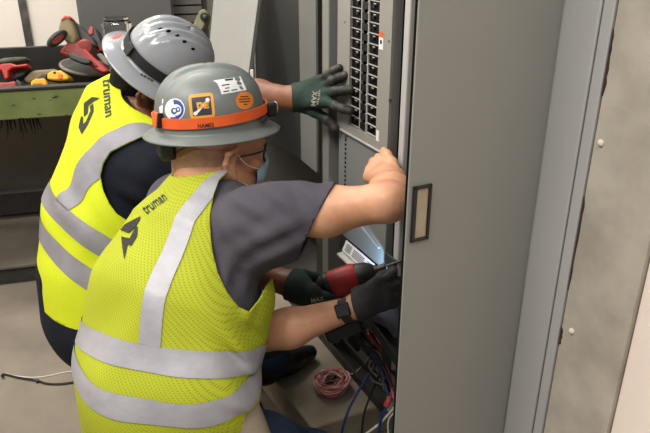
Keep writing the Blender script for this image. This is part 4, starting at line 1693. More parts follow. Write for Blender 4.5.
# white name label with print lines
s3 = sticker('sticker', 229, 86, [[(213, 80.6), (240.5, 76.8), (246.5, 90.0), (221.5, 94.6), (220.3, 90.5), (217.2, 83.6)]], M_SWHITE, .0006, hb_, hat_a)
tag(s3, 'white paper label with dark print')
sticker('sticker_print', 229, 86, [[(224.5, 79.6), (232.5, 78.4), (233, 79.8), (225, 81)], [(221.5, 85.2), (229, 84), (229.3, 84.9), (221.8, 86.1)], [(225, 88.0), (229, 87.4), (229.2, 88.2), (225.2, 88.8)],
                                   [(223, 91.4), (229, 90.4), (229.3, 91.3), (223.3, 92.3)], [(231, 90.1), (237, 89), (237.2, 89.8), (231.2, 90.9)]], M_INK, .0010, hb_, s3)
s4 = sticker('sticker', 244.5, 100.5, [circ(244.5, 100.6, 8.8, 8.9)], M_SORG, .0006, hb_, hat_a)
tag(s4, 'round orange sticker with small dark print')
sticker('sticker_print', 244.5, 100.5, [[(240, 96.4), (248, 96.0), (248, 96.9), (240, 97.3)], [(238.6, 98.9), (250, 98.4), (250, 99.3), (238.6, 99.8)], [(239, 101.4), (249.6, 100.9), (249.6, 101.8), (239, 102.3)], [(243.5, 104), (247, 103.8), (247, 104.7), (243.5, 104.9)]], M_RUST, .0010, hb_, s4)
sticker('sticker', 163, 112, [[(162.2, 99.5), (163.6, 99), (163.4, 103), (162.2, 104)], [(159.4, 107), (163, 104.5), (163, 112.5), (160, 115)]], M_SWHITE, .0006, hb_, hat_a)
# writing on the strap, buckle, lamp clip
sv = bvh_of(*[(np.array([tuple(ROOT[st.name] @ v.co) for v in st.data.vertices]), np.array([t for p in st.data.polygons for t in ((p.vertices[0], p.vertices[1], p.vertices[2]), (p.vertices[0], p.vertices[2], p.vertices[3]))]))][0])
warp_text('NAMES', [(198, 128.2), (214, 126.8), (213.6, 122.6), (197.6, 123.8)], sv, 'strap_lettering', M_INK, st, off=.0012)
HI = HATF.inverted()


def on_strap(ang, z, out=.006):
    return HATF @ Vector(((LX + out) * math.cos(ang), (LY + out) * math.sin(ang), z))


bk = on_strap(math.radians(196), .017)
obj('strap_buckle', MB().fbox(frame(bk, x=(bk - HATF.translation), z=(0, 0, 1)), -.004, .006, -.011, .011, -.015, .015), M_STRAP_O, st, bevel=.002)
bk = on_strap(math.radians(203), .017)
obj('buckle_bar', MB().fbox(frame(bk, x=(bk - HATF.translation), z=(0, 0, 1)), -.004, .0075, -.003, .003, -.016, .016), M_BLACK, st, bevel=.001)
lp_ = on_strap(math.radians(-4), .013, .010)
LFR = frame(lp_, x=FH, z=(0, 0, 1))
o = obj('headlamp', MB().fbox(LFR, -.010, .016, -.021, .021, -.016, .016), M_BLACK, hat_a, bevel=.005)
obj('lamp_lens', MB().lathe(frame(LFR @ Vector((.016, 0, .0)), z=FH), [(.014, -.002), (.014, .003), (.012, .004), (0, .004)], 20), mat('lamp_lens', (200, 205, 205), .1), o, smooth=True)
cl = on_strap(math.radians(-40), .004, .008)
obj('strap_clip', MB().fbox(frame(cl, x=(cl - HATF.translation), z=(0, 0, 1)), -.004, .004, -.014, .014, -.006, .004), M_TBLK, st, bevel=.0015)
# suspension: band under the brim, ratchet and tan sweatband
sb_ = band(None, 0, .098, .084, HATF, -.050, -.020, 0, M_BLACK, 'suspension_band', hat_a, a0=math.radians(120), a1=math.radians(245))
rt = HATF @ Vector((-.105, -.02, -.045))
obj('ratchet_knob', MB().fbox(frame(rt, x=-FH, z=(0, 0, 1)), -.012, .022, -.03, .03, -.026, .020), M_BLACK, hat_a, bevel=.008)
sn = HATF @ Vector((-.055, -.080, -.03))
obj('nape_strap', MB().tube(spline([HATF @ Vector((-.04, -.088, -.012)), HATF @ Vector((-.062, -.078, -.036)), HATF @ Vector((-.088, -.05, -.058))], 6), .008, 8), mat('tan_strap', (122, 88, 40), .7), hat_a, smooth=True)
# ------------------------------------------------------------------ the worker behind (glossy grey hat, navy tee, green gloves)
FB_, RB_ = facing(57)
b_pel = P(100, 312, 1.80)
b_waist = P(99, 268, 1.79)
b_mid = P(104, 216, 1.79)
b_chest = P(121, 166, 1.80)
b_up = P(131, 137, 1.81)
b_nb = P(138, 105, 1.83)
QB = .74


def torso_b(F, o=0.0):
    sq = (RB_, QB)
    F.chain([b_pel + Vector((0, 0, -.05)), b_pel, b_waist, b_mid, b_chest, b_up],
            [.122 + o, .130 + o, .135 + o, .137 + o, .128 + o, .111 + o], .05, sq)
    F.chain([b_up, b_nb + Vector((0, 0, .01))], [.088 + o, .070 + o], .05, (RB_, .9))
    F.limb(P(122, 98, 1.83), P(125, 89, 1.83), .070 + o, .038 + o, .04)
    F.limb(P(109, 106, 1.84), P(100, 124, 1.83), .064 + o, .064 + o, .05)
    F.limb(b_up + RB_ * .05, b_up + RB_ * .140, .075 + o, .062 + o, .05)
    F.limb(b_up - RB_ * .05, b_up - RB_ * .140, .075 + o, .062 + o, .05)


shB = P(152, 170, 1.675)
elB = P(204, 252, 1.71)
wrB = P(291, 284, 1.62)
shBL = b_up - RB_ * .165
elBL = P(222, 92, 1.96)
wrBL = P(292, 98, 1.80)
bb = Field()
torso_b(bb, -.022)
bb.chain([shB, elB], [.050, .042], .03)
bb.chain([elB, P(246, 270, 1.665), wrB], [.042, .042, .029], .025)
bb.chain([shBL, elBL], [.050, .042], .03)
bb.chain([elBL, P(258, 97, 1.88), wrBL], [.044, .046, .030], .025)
bhip = b_pel + Vector((0, 0, -.03))
legs_b = []
for s in (1, -1):
    h = bhip + RB_ * .09 * s
    if s == 1:
        kn, an = P(236, 292, 1.98), PH(270, 371, .135)
        an.z = .19
    else:
        kn = h + FB_ * .36 + RB_ * .06 * s
        kn.z = .47
        an = kn - FB_ * .14
        an.z = .19
    toe = an + FB_ * .15
    if s == 1:
        toe = an + (PH(306, 352, .135) - PH(262, 374, .135)).normalized() * .11
    toe.z = .135
    legs_b.append((h, kn, an, toe))
    bb.chain([h, kn, an, an.lerp(toe, .6) + Vector((0, 0, -.01))], [.075, .05, .034, .018], .03)
BF_, BR_ = facing(62)
BUP = Vector((.62, -.16, .77)).normalized()
BHAT = frame(P(167, 62, 1.775), z=BUP, x=BF_)
bup = BUP
BHO = BHAT @ Vector((-.004, -.004, -.080))
BHF = frame(BHO, z=(BUP + Vector((-.18, 0, .1))).normalized(), x=facing(84)[0])
head(bb, BHF, b_nb + Vector((0, 0, .01)))
# drill hand: grip held from the near side
kB = [P(314, 291, 1.575), P(316, 297, 1.572), P(316, 303, 1.572), P(314, 309, 1.575)]
tB = [P(331, 298, 1.60), P(330, 304, 1.615), P(328, 310, 1.615), P(325, 315, 1.615)]
thB = [P(292, 277, 1.62), P(304, 275, 1.64), P(315, 277, 1.66), P(323, 281, 1.665)]
hand(bb, wrB, .028, kB, tB, Vector((.6, -.7, 0)), [.018, .018, .018, .016], thB, r=.0088, palm_r=.0130)
# hand spread on the panel edge
kL = [P(328, 102, 1.705), P(326, 93, 1.715), P(324, 86, 1.725), P(320, 80.5, 1.735)]
tL = [P(350, 111, 1.650), P(351, 89.5, 1.655), P(346, 75, 1.665), P(339.5, 67.5, 1.675)]
thL = [P(303, 107, 1.79), P(315, 112, 1.765), P(327, 119, 1.755), P(335, 128, 1.75)]
hand(bb, wrBL, .027, kL, tL, Vector((-.3, -.8, .2)), [.012, .012, .010, .008], thL, r=.0088, palm_r=.0130)
lo, hi = bb.bounds(0)
BV, BQ = isosurface(bb, lo, hi, .0050)
person_b = np_mesh('person', BV, BQ, M_SKIN2, loc=(b_pel.x, b_pel.y, 0))
tag(person_b, 'worker crouching behind in hi-vis vest, glossy grey hat and green gloves, holding the red drill', 'person', 'workers at the panel')

# --- navy tee
bt2 = Field()
torso_b(bt2, -.008)
bt2.chain([P(93, 275, 1.80), P(98, 312, 1.80)], [.128, .128], .06, (RB_, QB))
bt2.chain([P(145, 172, 1.685), P(158, 178, 1.675), P(180, 190, 1.68), elB.lerp(shB, .12)], [.072, .076, .070, .060], .04)
bt2.chain([b_up - RB_ * .12, shBL, shBL.lerp(elBL, .65)], [.066, .064, .055], .04)
for (px, py, t, s, kx, ky, amp, ph) in ((165, 180, 1.6, .07, 60, 60, .004, 0), (195, 165, 1.62, .06, 90, 40, .004, 1), (135, 190, 1.62, .06, 40, 90, .003, 0)):
    bt2.fold(P(px, py, t), s, (kx, 20, ky), amp, ph)
lo, hi = bt2.bounds(0)
v_, q_ = isosurface(bt2, lo, hi, .008)
t_ = tris_of(q_)
d_ = (elBL - shBL).normalized()
v_, t_ = clip(v_, t_, np.where((v_ - V3(b_up)) @ V3(-RB_) > .1, -((v_ - V3(shBL.lerp(elBL, .66))) @ V3(d_)), 1))
v_, t_ = clip(v_, t_, .075 * 0 + np.linalg.norm(v_ - V3(P(170, 92, 1.78)), axis=1) - .112)
v_, t_ = clip(v_, t_, v_[:, 2] - (b_pel.z - .09))
np_mesh('tee_shirt', v_, t_, M_NAVY, person_b, solid=.004)

# --- vest
bv = Field()
torso_b(bv, .006)
for (px, py, t, s, kx, ky, kz, amp, ph) in ((75, 200, 1.7, .09, 70, 20, 40, .005, 0), (90, 250, 1.7, .10, 50, 20, -30, .005, 1), (110, 220, 1.65, .09, 60, 0, 50, .005, 2), (95, 150, 1.7, .08, 40, 0, 60, .003, 0)):
    bv.fold(P(px, py, t), s, (kx, ky, kz), amp, ph)
lo, hi = bv.bounds(0)
VV, VQ = isosurface(bv, lo, hi, .0075)
VT = tris_of(VQ)
FCb = view_frame(P(150, 180, 1.65))
hole = poly_in(FCb, [(150, 133), (128, 143), (110, 152), (103, 163), (100, 176), (103, 190), (109, 203), (117, 214), (128, 221), (140, 226), (155, 224), (190, 205), (230, 180), (225, 130), (190, 122), (172, 127)], 1.65)
side = (VV - V3(b_up)) @ V3(RB_)
VV, VT = clip(VV, VT, np.where(side > -.01, -dist_poly(xy(FCb, VV), hole), .05))
side = (VV - V3(shBL)) @ V3(-RB_)
c = (VV - V3(shBL)) - np.outer(side, V3(-RB_))
VV, VT = clip(VV, VT, np.where(side > -.06, np.linalg.norm(c, axis=1) - .10, .05))
VV, VT = clip(VV, VT, np.linalg.norm(VV - V3(P(168, 94, 1.78)), axis=1) - .122)
VV, VT = clip(VV, VT, (VV - V3(P(75, 306, 1.72))) @ V3(Vector((.05, 0, 1)).normalized()))
VN = normals(VV, VT)
vest_b = np_mesh('safety_vest', VV, VT, M_VEST2, person_b, solid=.004)
tag(vest_b, 'bright yellow vest with silver tape')
vb = bvh_of(VV, VT)
tn = (FB_ * math.sin(math.radians(38)) + Vector((0, 0, math.cos(math.radians(38)))) + RB_ * .06).normalized()
pu = (ray_hit(vb, 78, 230)[0], tn)
pl = (ray_hit(vb, 66, 262)[0], tn)
tape_band('reflective_tape', VV, VT, VN, pu, .0245, None, vest_b, m=M_TAPE_B)
tape_band('reflective_tape', VV, VT, VN, pl, .0245, None, vest_b, m=M_TAPE_B)
pv = plane3(hits(vb, [(140, 131), (102, 151), (72, 196)]))
nu = pu[1] if pu[1].z > 0 else -pu[1]
tape_band('reflective_tape', VV, VT, VN, pv, .0180, lambda V: (V - V3(pu[0])) @ V3(nu) - .02, vest_b, m=M_TAPE_B)
h0 = ray_hit(vb, 90, 112)[0]
FL = view_frame(h0)
mk = [poly_in(FL, p, 1) for p in ([(100.8, 98.3), (92.5, 97.2), (84.3, 103.5), (84.3, 117), (88, 113.5), (88.8, 106), (93.5, 101.8), (97, 100)],
                                  [(93.5, 103.5), (94.2, 111), (88.5, 124), (82, 134.8), (79, 127.5), (81.8, 116), (83.6, 117.8), (83.4, 124.5), (86.5, 122), (91, 111), (90.2, 107)])]
vs, fs = px_print('', mk, None, None, None)
view_print('printed_mark', vs, fs, FL, vb, M_INK, vest_b)
warp_text('truman', [(102.5, 80.0), (105.5, 118), (113, 115), (110.5, 79)], vb, 'printed_lettering', M_INK, vest_b)

# --- trousers, boots
tj = Field()
for (h, kn, an, toe) in legs_b:
    tj.chain([h, h.lerp(kn, .5), kn], [.100, .088, .068], .04)
    tj.chain([kn, kn.lerp(an, .5), an], [.066, .066, .058], .03)
tj.limb(bhip + Vector((0, 0, .06)), bhip, .128, .118, .05, (RB_, .8))
for i in range(4):
    h, kn, an, toe = legs_b[0]
    tj.fold(kn.lerp(an, .2 + .22 * i), .05, (40, 40, 120), .004, i)
lo, hi = tj.bounds(0)
v_, q_ = isosurface(tj, lo, hi, .009)
np_mesh('trousers', v_, q_, M_JEANS, person_b)
for (h, kn, an, toe) in legs_b:
    f_ = Field()
    e = (toe - an)
    e.z = 0
    e.normalize()
    f_.chain([an + Vector((0, 0, .03)), an + Vector((0, 0, -.02)) - e * .02], [.050, .046], .03)
    f_.chain([an - e * .02 + Vector((0, 0, -.045)), an + e * .07 + Vector((0, 0, -.050)), an + e * .15 + Vector((0, 0, -.060))], [.042, .036, .024], .03)
    lo, hi = f_.bounds(0)
    v_, q_ = isosurface(f_, lo, hi, .008)
    v_, t_ = clip(v_, tris_of(q_), v_[:, 2] - .101)
    np_mesh('boot', v_, t_, M_TBLK, person_b, solid=.003)

# --- gloves
g1 = Field()
g1.chain([wrB.lerp(elB, .03), wrB, wrB.lerp(kB[1], .3)], [.036, .034, .036], .02)
hand(g1, wrB, .033, kB, tB, Vector((.6, -.7, 0)), [.018, .018, .018, .016], thB, r=.0112, palm_r=.0175)
lo, hi = g1.bounds(0)
v_, q_ = isosurface(g1, lo, hi, .0045)
v_, t_ = clip(v_, tris_of(q_), (v_ - V3(wrB.lerp(elB, .0))) @ V3((wrB - elB).normalized()))
gA = np_mesh('work_glove', v_, t_, M_GLOVE, person_b, solid=.002)
tag(gA, 'dark green glove gripping the drill')
gb1 = bvh_of(v_, t_)
g2 = Field()
g2.chain([P(285, 97, 1.82), wrBL, wrBL.lerp(kL[1], .3)], [.031, .031, .033], .02)
hand(g2, wrBL, .031, kL, tL, Vector((-.3, -.8, .2)), [.012, .012, .010, .008], thL, r=.0112, palm_r=.0170)
lo, hi = g2.bounds(0)
v_, q_ = isosurface(g2, lo, hi, .0042)
dcf = (wrBL - P(270, 93, 1.86)).normalized()
v_, t_ = clip(v_, tris_of(q_), (v_ - V3(P(292, 97, 1.80))) @ V3(Vector((1, .05, .02)).normalized()))
gB = np_mesh('work_glove', v_, t_, M_GLOVE, person_b, solid=.002)
tag(gB, 'dark green glove spread on the panel edge')
N_ = normals(v_, t_)
# worn coating on the fingers: the outer half of each finger
for k_, t2 in list(zip(kL, tL)) + [(thL[1], thL[3])]:
    ax_ = (t2 - k_)
    tt = ((v_ - V3(k_)) @ V3(ax_)) / ax_.length_squared
    q = v_ - V3(k_) - np.outer(tt, V3(ax_))
    own = np.linalg.norm(q, axis=1)
    oth = np.full(len(v_), 9.0)
    for k3, t3 in list(zip(kL, tL)) + [(thL[1], thL[3])]:
        if k3 is k_:
            continue
        a3 = t3 - k3
        u3 = np.clip(((v_ - V3(k3)) @ V3(a3)) / a3.length_squared, 0, 1)
        oth = np.minimum(oth, np.linalg.norm(v_ - V3(k3) - np.outer(u3, V3(a3)), axis=1))
    cv, ct = clip(v_ + N_ * .0012, t_, np.minimum(np.minimum(tt - .45, (.032 - own) * 10), (oth - own) * 10))
    if len(ct):
        np_mesh('finger_coating', cv, ct, M_GLOVE_P, gB)
gb2 = bvh_of(v_, t_)
M_GPRINT = mat('glove_print', (150, 148, 128), .7)
for (txt, quad) in (('MAX', [(311, 105.5), (313, 91), (318, 91.5), (316, 106)]), ('grip', [(316.5, 105), (318.5, 90), (321.5, 90.5), (319.5, 105)])):
    warp_text(txt, quad, gb2, 'printed_lettering', M_GPRINT, gB, off=.0016)
warp_text('MAX', [(312, 303), (324, 300), (323, 296), (311, 298.5)], gb1, 'printed_lettering', M_GPRINT, gA, off=.0016)

# --- hair, mask
skull_patch(BHF, 'hair', M_HAIR_B, person_b, .004, lambda L: np.minimum(np.minimum(.0 - L[:, 0] + .35 * np.maximum(0, .0 + L[:, 2]), L[:, 2] + .058), .07 - L[:, 2]))
mk_ = Field()
q = lambda x, y, z: BHF @ Vector((x, y, z))
mk_.limb(q(.100, 0, -.020), q(.088, 0, -.085), .036, .034, .03)
mk_.limb(q(.055, .035, -.05), q(.055, -.035, -.05), .040, .040, .03)
lo, hi = mk_.bounds(0)
v_, q_ = isosurface(mk_, lo, hi, .005)
L = v_ @ np.array(BHF.inverted())[:3, :3].T + np.array(BHF.inverted())[:3, 3]
v_, t_ = clip(v_, tris_of(q_), L[:, 0] - .036)
ms = np_mesh('face_mask', v_, t_, mat('black_mask', (26, 34, 34), .8), person_b, solid=.0015)
lp = MB()
for s in (1, -1):
    lp.tube(spline([q(.045, .066 * s, -.03), q(.02, .078 * s, .0), q(-.006, .088 * s, .034)], 5), .0016, 5)
obj('ear_loop', lp, M_BLACK, ms, smooth=True)
for s in (1, -1):
    obj('eye', MB().lathe(frame(q(.083, .033 * s, .004), z=BF_), [(.0, -.010), (.008, -.007), (.0115, 0), (.010, .005), (.006, .0095), (0, .011)], 16), mat('eye_white', (225, 220, 215), .2), person_b, smooth=True)

# --- glossy hat


def ridge_b(x, y, z):
    k = math.exp(-(y / .055) ** 6) * min(1.0, z * 2.0)
    return k * (.0035 * math.cos(2 * math.pi * y / .026) + .003)


BX, BY, BHH = .120, .107, .116
HV, HT_ = hat_mesh(BHAT, BX, BY, BHH, .043, ridge_b, .020, .1)
hat_b = np_mesh('hard_hat', HV, HT_, M_HAT_B, person_b, solid=.003)
tag(hat_b, 'glossy light grey full brim hard hat with a black strap')
hb2 = bvh_of(HV, HT_)
st2 = band(None, 0, BX, BY, BHAT, -.004, .024, .0035, M_STRAP_K, 'goggle_strap', hat_b)
tag(st2, 'black elastic strap')
ang = math.radians(190)
bk = BHAT @ Vector(((BX + .008) * math.cos(ang), (BY + .008) * math.sin(ang), .010))
obj('strap_buckle', MB().fbox(frame(bk, x=(bk - BHAT.translation), z=BUP), -.004, .005, -.012, .012, -.015, .016), M_TBLK, st2, bevel=.002)
# row of vent holes
vh = MB()
for i, (px, py) in enumerate(((160, 28.5), (168.5, 31), (177, 35.5), (184.5, 41.5), (193, 49))):
    h, n = ray_hit(hb2, px, py)
    if h is None:
        continue
    to = (Vector((0, 0, CAM_H)) - h)
    if n.dot(to) < 0:
        n = -n
    vh.lathe(frame(h, z=n, x=BF_), [(.0045, -.002), (.0045, .0006), (0, .0007)], 14, 1.4, .8)
obj('vent_hole', vh, M_GASKET, hat_b)
red = sticker('sticker', 116, 36, [[(111, 38.5), (114, 36), (120, 33.8), (123, 33.6), (121, 36.5), (115, 39)]], mat('sticker_red', (206, 84, 90), .4), .0008, hb2, hat_b)
tag(red, 'red sticker on the brim')
for k_, poly in enumerate(([(141, 73.0), (143.2, 74.2), (142.4, 76.2), (140.3, 74.9)], [(144, 74.7), (147, 76.4), (146.2, 78.1), (143.3, 76.7)], [(147.8, 76.9), (150.2, 78.3), (149.5, 80.1), (147, 78.6)], [(150.9, 78.7), (153.4, 80.3), (152.6, 82.0), (150.2, 80.5)])):
    sticker('brim_letter', 148, 78, [poly], M_INK, .0008, hb2, hat_b)

# ------------------------------------------------------------------ red impact driver held by the far worker
dA, dB = P(323, 288, 1.625), P(386, 266, 1.60)
dd = (dB - dA).normalized()
DF = frame(dA, x=dd, z=(0, 0, 1))
dl = thing('impact_driver', (dA.x, dA.y, dA.z - .138), 'red and black cordless impact driver pointed at the panel in a green glove', 'drill')
F = frame(DF @ Vector((0, 0, 0)), z=dd, x=(0, 0, 1))
obj('motor_housing', MB().lathe(F, [(.0, -.012), (.022, -.010), (.030, .0), (.031, .02), (.031, .03)], 28, 1.05, .95), M_TBLK, dl, smooth=True)
obj('body', MB().lathe(F, [(.0315, .012), (.034, .018), (.0345, .05), (.034, .085), (.031, .092), (.0, .093)], 28, 1.05, .95), M_RED, dl, smooth=True)
obj('nose', MB().lathe(F, [(.030, .090), (.031, .096), (.026, .118), (.016, .134), (.012, .136), (.012, .142), (.0, .142)], 28), M_TBLK, dl, smooth=True)
obj('chuck', MB().lathe(F, [(.0085, .140), (.009, .150), (.0085, .162), (.006, .164), (.0, .164)], 20), M_STEEL_D, dl, smooth=True)
obj('bit', MB().lathe(F, [(.0035, .160), (.0035, .205), (.0018, .215), (0, .216)], 6), M_STEEL_D, dl)
obj('rear_band', MB().lathe(F, [(.0335, .008), (.0350, .010), (.0350, .022), (.0335, .024)], 28, 1.05, .95), M_TBLK, dl, smooth=True)
obj('grip', MB().box8([DF @ Vector(p) for p in ((-.008, -.015, -.105), (.030, -.015, -.105), (.030, .015, -.105), (-.008, .015, -.105), (.004, -.016, -.02), (.044, -.016, -.02), (.044, .016, -.02), (.004, .016, -.02))]), M_TBLK, dl, bevel=.008, seg=3)
obj('trigger', MB().fbox(DF, .038, .052, -.008, .008, -.055, -.026), M_RED, dl, bevel=.003)
obj('battery', MB().fbox(DF, -.04, .055, -.034, .034, -.138, -.102), M_TBLK, dl, bevel=.006)
led = bpy.data.lights.new('driver_led', 'SPOT')
led.energy = 2.6
led.color = (.36, .62, 1.0)
led.spot_size = math.radians(48)
led.shadow_soft_size = .004
lo_ = bpy.data.objects.new('driver_led', led)
COL.objects.link(lo_)
lo_.location = DF @ Vector((.150, -.0, -.036))
tg_ = P(383, 262, 1.68)
lo_.rotation_euler = (tg_ - Vector(lo_.location)).to_track_quat('-Z', 'Y').to_euler()
obj('work_light', MB().lathe(frame(DF @ Vector((.118, 0, -.034)), z=dd), [(.005, -.01), (.005, .001), (0, .002)], 12), M_PAPER, dl, smooth=True)
# ================================================================== WIRES AND SMALL THINGS
M_WRED = mat('wire_red', (176, 60, 58), .5)
M_CRED = mat('coil_red', (200, 108, 106), .6)
M_WPINK = mat('coil_white', (238, 208, 200), .6)
M_WBLUE = mat('wire_blue', (30, 52, 108), .4)
M_WBLK = mat('wire_black', (20, 20, 21), .45)
M_WWHT = mat('wire_white', (214, 208, 198), .45)
M_WGRN = mat('wire_green', (40, 78, 52), .45)

# coil of twisted red and white wire on the pad
cc = PH(331, 389, .1)
co = thing('wire_coil', tuple(cc), 'tangled coil of red and white wire lying on the concrete pad', 'wire coil')
for name, m, ph, sd in (('red_strand', M_CRED, 0, 3), ('white_strand', M_WPINK, .6, 4), ('red_strand', M_CRED, 1.3, 5), ('white_strand', M_WPINK, 2.1, 6)):
    r_ = random.Random(sd)
    pts = []
    nl = 9
    K = nl * 9
    off = [(r_.uniform(-.013, .015), r_.uniform(.003, .042), r_.uniform(-.007, .007), r_.uniform(-.007, .007)) for _ in range(nl + 1)]
    for i in range(K):
        l, f = divmod(i, 9)
        f /= 9
        a, b = off[l], off[l + 1]
        e = [a[k] * (1 - f) + b[k] * f for k in range(4)]
        th = 2 * math.pi * (i / 9) + ph + .2 * math.sin(i * 1.7)
        R = .039 + e[0] + .004 * math.sin(th * 3 + ph)
        pts.append(cc + Vector((R * math.cos(th) + e[2], R * math.sin(th) + e[3], e[1] + .004 * math.sin(th * 2 + l))))
    obj(name, MB().tube(spline(pts, 4), .0020, 6), m, co, smooth=True)
obj('loose_end', MB().tube(spline([cc + Vector((.03, .02, .02)), PH(345, 371, .102), PH(352, 374, .12), PH(362, 366, .103), PH(372, 352, .103)], 6), .0018, 6), M_WPINK, co, smooth=True)
obj('wire_tie', MB().tube([cc + Vector((.01 + .010 * math.cos(t), .038 + .014 * math.sin(t), .02 + .016 * math.cos(t))) for t in np.linspace(0, 2 * math.pi, 16, endpoint=False)], .003, 6, close=True), M_WBLK, co, smooth=True)


def wire(pts, r, m, label, group='loose wires in the cabinet foot', name='loose_wire'):
    w = spline(pts, 7)
    o = obj(name, MB().tube(w, r, 7), m, loc=tuple(min(w, key=lambda p: p.z)), smooth=True)
    tag(o, label, 'wire', group)
    return o


def gp(px, py, h):
    return PH(px, py, h)


# long loose conductors hanging out over the pad edge
wire([P(394, 338, 1.80), P(384, 352, 1.78), P(372, 370, 1.76), P(358, 392, 1.74), P(347, 414, 1.74), P(340, 440, 1.76)], .0034, M_WBLUE, 'blue wire arching from the cabinet foot down past the pad corner')
wire([P(386, 362, 1.78), P(380, 374, 1.77), P(371, 394, 1.76), P(364, 414, 1.76), P(361, 440, 1.77)], .0030, M_WBLK, 'thin black wire hanging beside the blue wire at the pad corner')
wire([P(402, 399, 1.66), P(394, 408, 1.68), P(386, 417, 1.70), P(378, 425, 1.72), P(366, 434, 1.74), P(358, 442, 1.75)], .0032, M_WWHT, 'white wire curving out from behind the open door at the bottom')
wire([P(400, 408, 1.66), P(391, 416, 1.68), P(388, 424, 1.69), P(389, 440, 1.70)], .0022, M_WWHT, 'thin pale wire dropping beside the red wire cap')
wire([P(392, 398, 1.69), P(384, 412, 1.70), P(380, 424, 1.71), P(378, 440, 1.72)], .0040, M_WBLUE, 'thick dark blue wire below the red wire cap')
wire([P(398, 416, 1.66), P(393, 426, 1.67), P(390, 440, 1.68)], .0026, M_WGRN, 'green wire at the bottom edge against the open door')
cap = obj('wire_cap', MB().lathe(frame(P(388, 402, 1.69), z=P(385, 409, 1.69) - P(388, 402, 1.69), x=(1, 0, 0)), [(.004, -.014), (.007, -.010), (.0085, .006), (.0085, .012), (.0, .012)], 12), M_WRED, loc=tuple(P(388, 402, 1.69)), smooth=True)
tag(cap, 'red wire cap on the cables at the foot of the open door', 'wire cap')
# bundle running down from the panel
rr = random.Random(11)
spec = [('red', M_WRED, .0042, (368, 333), (377, 346), (386, 362), (391, 384), (394, 402)),
        ('red', M_WRED, .0038, (373, 331), (381, 345), (391, 358), (396, 378), (397, 396)),
        ('white', M_WWHT, .0026, (376, 330), (381, 341), (387, 350), (390, 358), (396, 366)),
        ('white', M_WWHT, .0024, (372, 328), (378, 340), (384, 347), (388, 354), (393, 360)),
        ('black', M_WBLK, .0046, (357, 328), (366, 340), (374, 350), (384, 360), (394, 372)),
        ('black', M_WBLK, .0046, (352, 326), (361, 341), (372, 352), (383, 366), (392, 386)),
        ('black', M_WBLK, .0040, (362, 327), (371, 344), (381, 354), (389, 366), (398, 380)),
        ('black', M_WBLK, .0040, (348, 330), (358, 342), (369, 356), (382, 370), (389, 392)),
        ('blue', M_WBLUE, .0030, (355, 334), (366, 346), (374, 358), (382, 372), (388, 396)),
        ('red', M_WRED, .0030, (388, 372), (384, 380), (388, 388), (393, 392), (400, 398)),
        ('black', M_WBLK, .0034, (376, 360), (371, 366), (378, 374), (386, 378), (394, 390))]
words = {'red': ['thick red wire on the near side of the bundle', 'red wire nearest the door in the bundle', 'short red wire looping at the foot of the bundle'],
         'white': ['white wire in the bundle under the watch, nearer the door', 'white wire in the bundle under the watch, farther from the door'],
         'black': ['black cable along the top of the bundle below the watch', 'black cable second from the left in the bundle', 'black cable beside the red wire in the bundle', 'leftmost black cable of the bundle below the watch', 'short black wire looping out of the bundle toward the coil'],
         'blue': ['thin blue wire among the black cables of the bundle']}
for i, (cn, m, r, *pp) in enumerate(spec):
    ts = [1.78, 1.79, 1.77, 1.74, 1.72]
    wire([P(x, y, t + .012 * ((i * 7) % 5 - 2)) for (x, y), t in zip(pp, ts)], r, m, words[cn].pop(0), 'cable bundle in the cabinet foot', 'bundled_wire')
for i in range(9):
    x0 = rr.uniform(350, 374)
    pp = [(x0, 330), (x0 + 8 + rr.uniform(-3, 3), 344), (x0 + 16 + rr.uniform(-5, 5), 356 + rr.uniform(-4, 4)), (x0 + 20 + rr.uniform(-5, 6), 372 + rr.uniform(-6, 6)), (388 + rr.uniform(-6, 6), 390 + rr.uniform(-8, 8))]
    wire([P(x, y, t + rr.uniform(-.03, .03)) for (x, y), t in zip(pp, [1.79, 1.79, 1.78, 1.76, 1.74])], rr.uniform(.0020, .0032), mat('wire_grey', (96, 92, 88), .5) if i % 3 == 0 else M_WBLK,
         'thin dark wire tangled low in the cable bundle by the open door', 'cable bundle in the cabinet foot', 'tangled_wire')
# wires behind the hands: pulled down from the breakers
for i in range(4):
    wire([W(-1.36 + .02 * i, .86, .56), W(-1.37 + .025 * i, .83, .44), W(-1.36 + .02 * i, .83, .33), W(-1.40 + .02 * i, .85, .2), W(-1.42 + .02 * i, .86, .112)], .0035, (M_WBLK, M_WRED, M_WBLK, M_WBLUE)[i],
         ('black wire dropping behind the gloved hands inside the panel', 'red wire dropping behind the gloved hands inside the panel', 'second black wire behind the gloved hands inside the panel', 'blue wire dropping behind the gloved hands inside the panel')[i], 'wires dropping inside the panel', 'panel_wire')

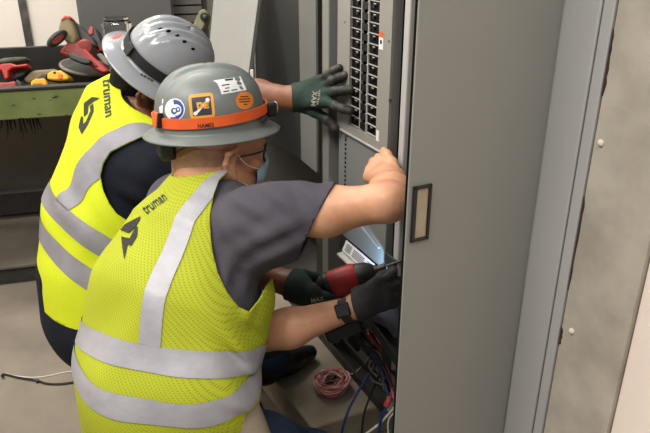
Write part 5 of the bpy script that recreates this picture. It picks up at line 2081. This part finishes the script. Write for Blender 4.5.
# dark steel frame and bag at the foot of the cabinet opening
bf = thing('cable_tray', tuple(W(-1.25, .80, .12)), 'dark steel cable trough slanting down at the foot of the cabinet opening', 'cable trough', RZ)
a, b = P(362, 316, 1.74), P(406, 382, 1.58)
n_ = Vector((0, 0, 1))
sd = E2 * .10
obj('side_rail', MB().box8([a, b, b + E2 * .006, a + E2 * .006, a + n_ * .03, b + n_ * .03, b + n_ * .03 + E2 * .006, a + n_ * .03 + E2 * .006]), M_STEEL_D, bf, bevel=.001)
obj('side_rail', MB().box8([a + sd, b + sd, b + sd + E2 * .006, a + sd + E2 * .006, a + sd + n_ * .03, b + sd + n_ * .03, b + sd + n_ * .03 + E2 * .006, a + sd + n_ * .03 + E2 * .006]), M_STEEL_D, bf, bevel=.001)
obj('trough_floor', MB().box8([a, b, b + sd, a + sd, a + n_ * .004, b + n_ * .004, b + sd + n_ * .004, a + sd + n_ * .004]), M_GREY_D, bf)
bag = Field()
bag.chain([P(374, 311, 1.70), P(388, 312, 1.68), P(398, 330, 1.62)], [.026, .032, .02], .03)
bag.fold(P(386, 314, 1.66), .05, (90, 60, 120), .004, 0)
lo, hi = bag.bounds(0)
v_, q_ = isosurface(bag, lo, hi, .005)
o = np_mesh('cloth_rag', v_, q_, mat('rag_blue_grey', (92, 96, 108), .85, rgb2=(74, 78, 92), scale=20), loc=tuple(P(386, 318, 1.68)))
tag(o, 'crumpled blue-grey rag lying in the cabinet below the black glove', 'rag')
# small dark allen key style hook on the pad, by the boot
o = obj('hook_tool', MB().tube(spline([gp(296, 357, .106), gp(306, 352, .106), gp(313, 348, .107), gp(315, 350.5, .107), gp(312, 352, .106)], 6), .0030, 8), M_WBLK, loc=tuple(gp(305, 353, .106)), smooth=True)
tag(o, 'small black hooked tool on the pad near the dark boot', 'hook')

# wires on the floor at the left
o = wire([gp(3, 377, .010), gp(2, 375, .004), gp(6, 374.5, .004), gp(18, 377.5, .004), gp(38, 381, .004), gp(46, 383.5, .004), gp(60, 384, .004), gp(80, 381.5, .004), gp(100, 380, .004)], .0036, M_WBLK,
         'black cable on the floor left of the kneeling worker', 'wires on the floor', 'floor_wire')
obj('cable_knot', MB().lathe(frame(gp(37.5, 381, .006), z=BD), [(.0, -.006), (.006, -.004), (.006, .004), (0, .006)], 10), M_WBLK, o, smooth=True)
wire([gp(6, 373.5, .002), gp(16, 376, .002), gp(34, 377.5, .002), gp(50, 375.5, .002), gp(64, 372.5, .002), gp(80, 370.5, .002), gp(100, 369, .002)], .0020, M_WWHT,
     'thin white wire on the floor behind the black cable', 'wires on the floor', 'floor_wire')
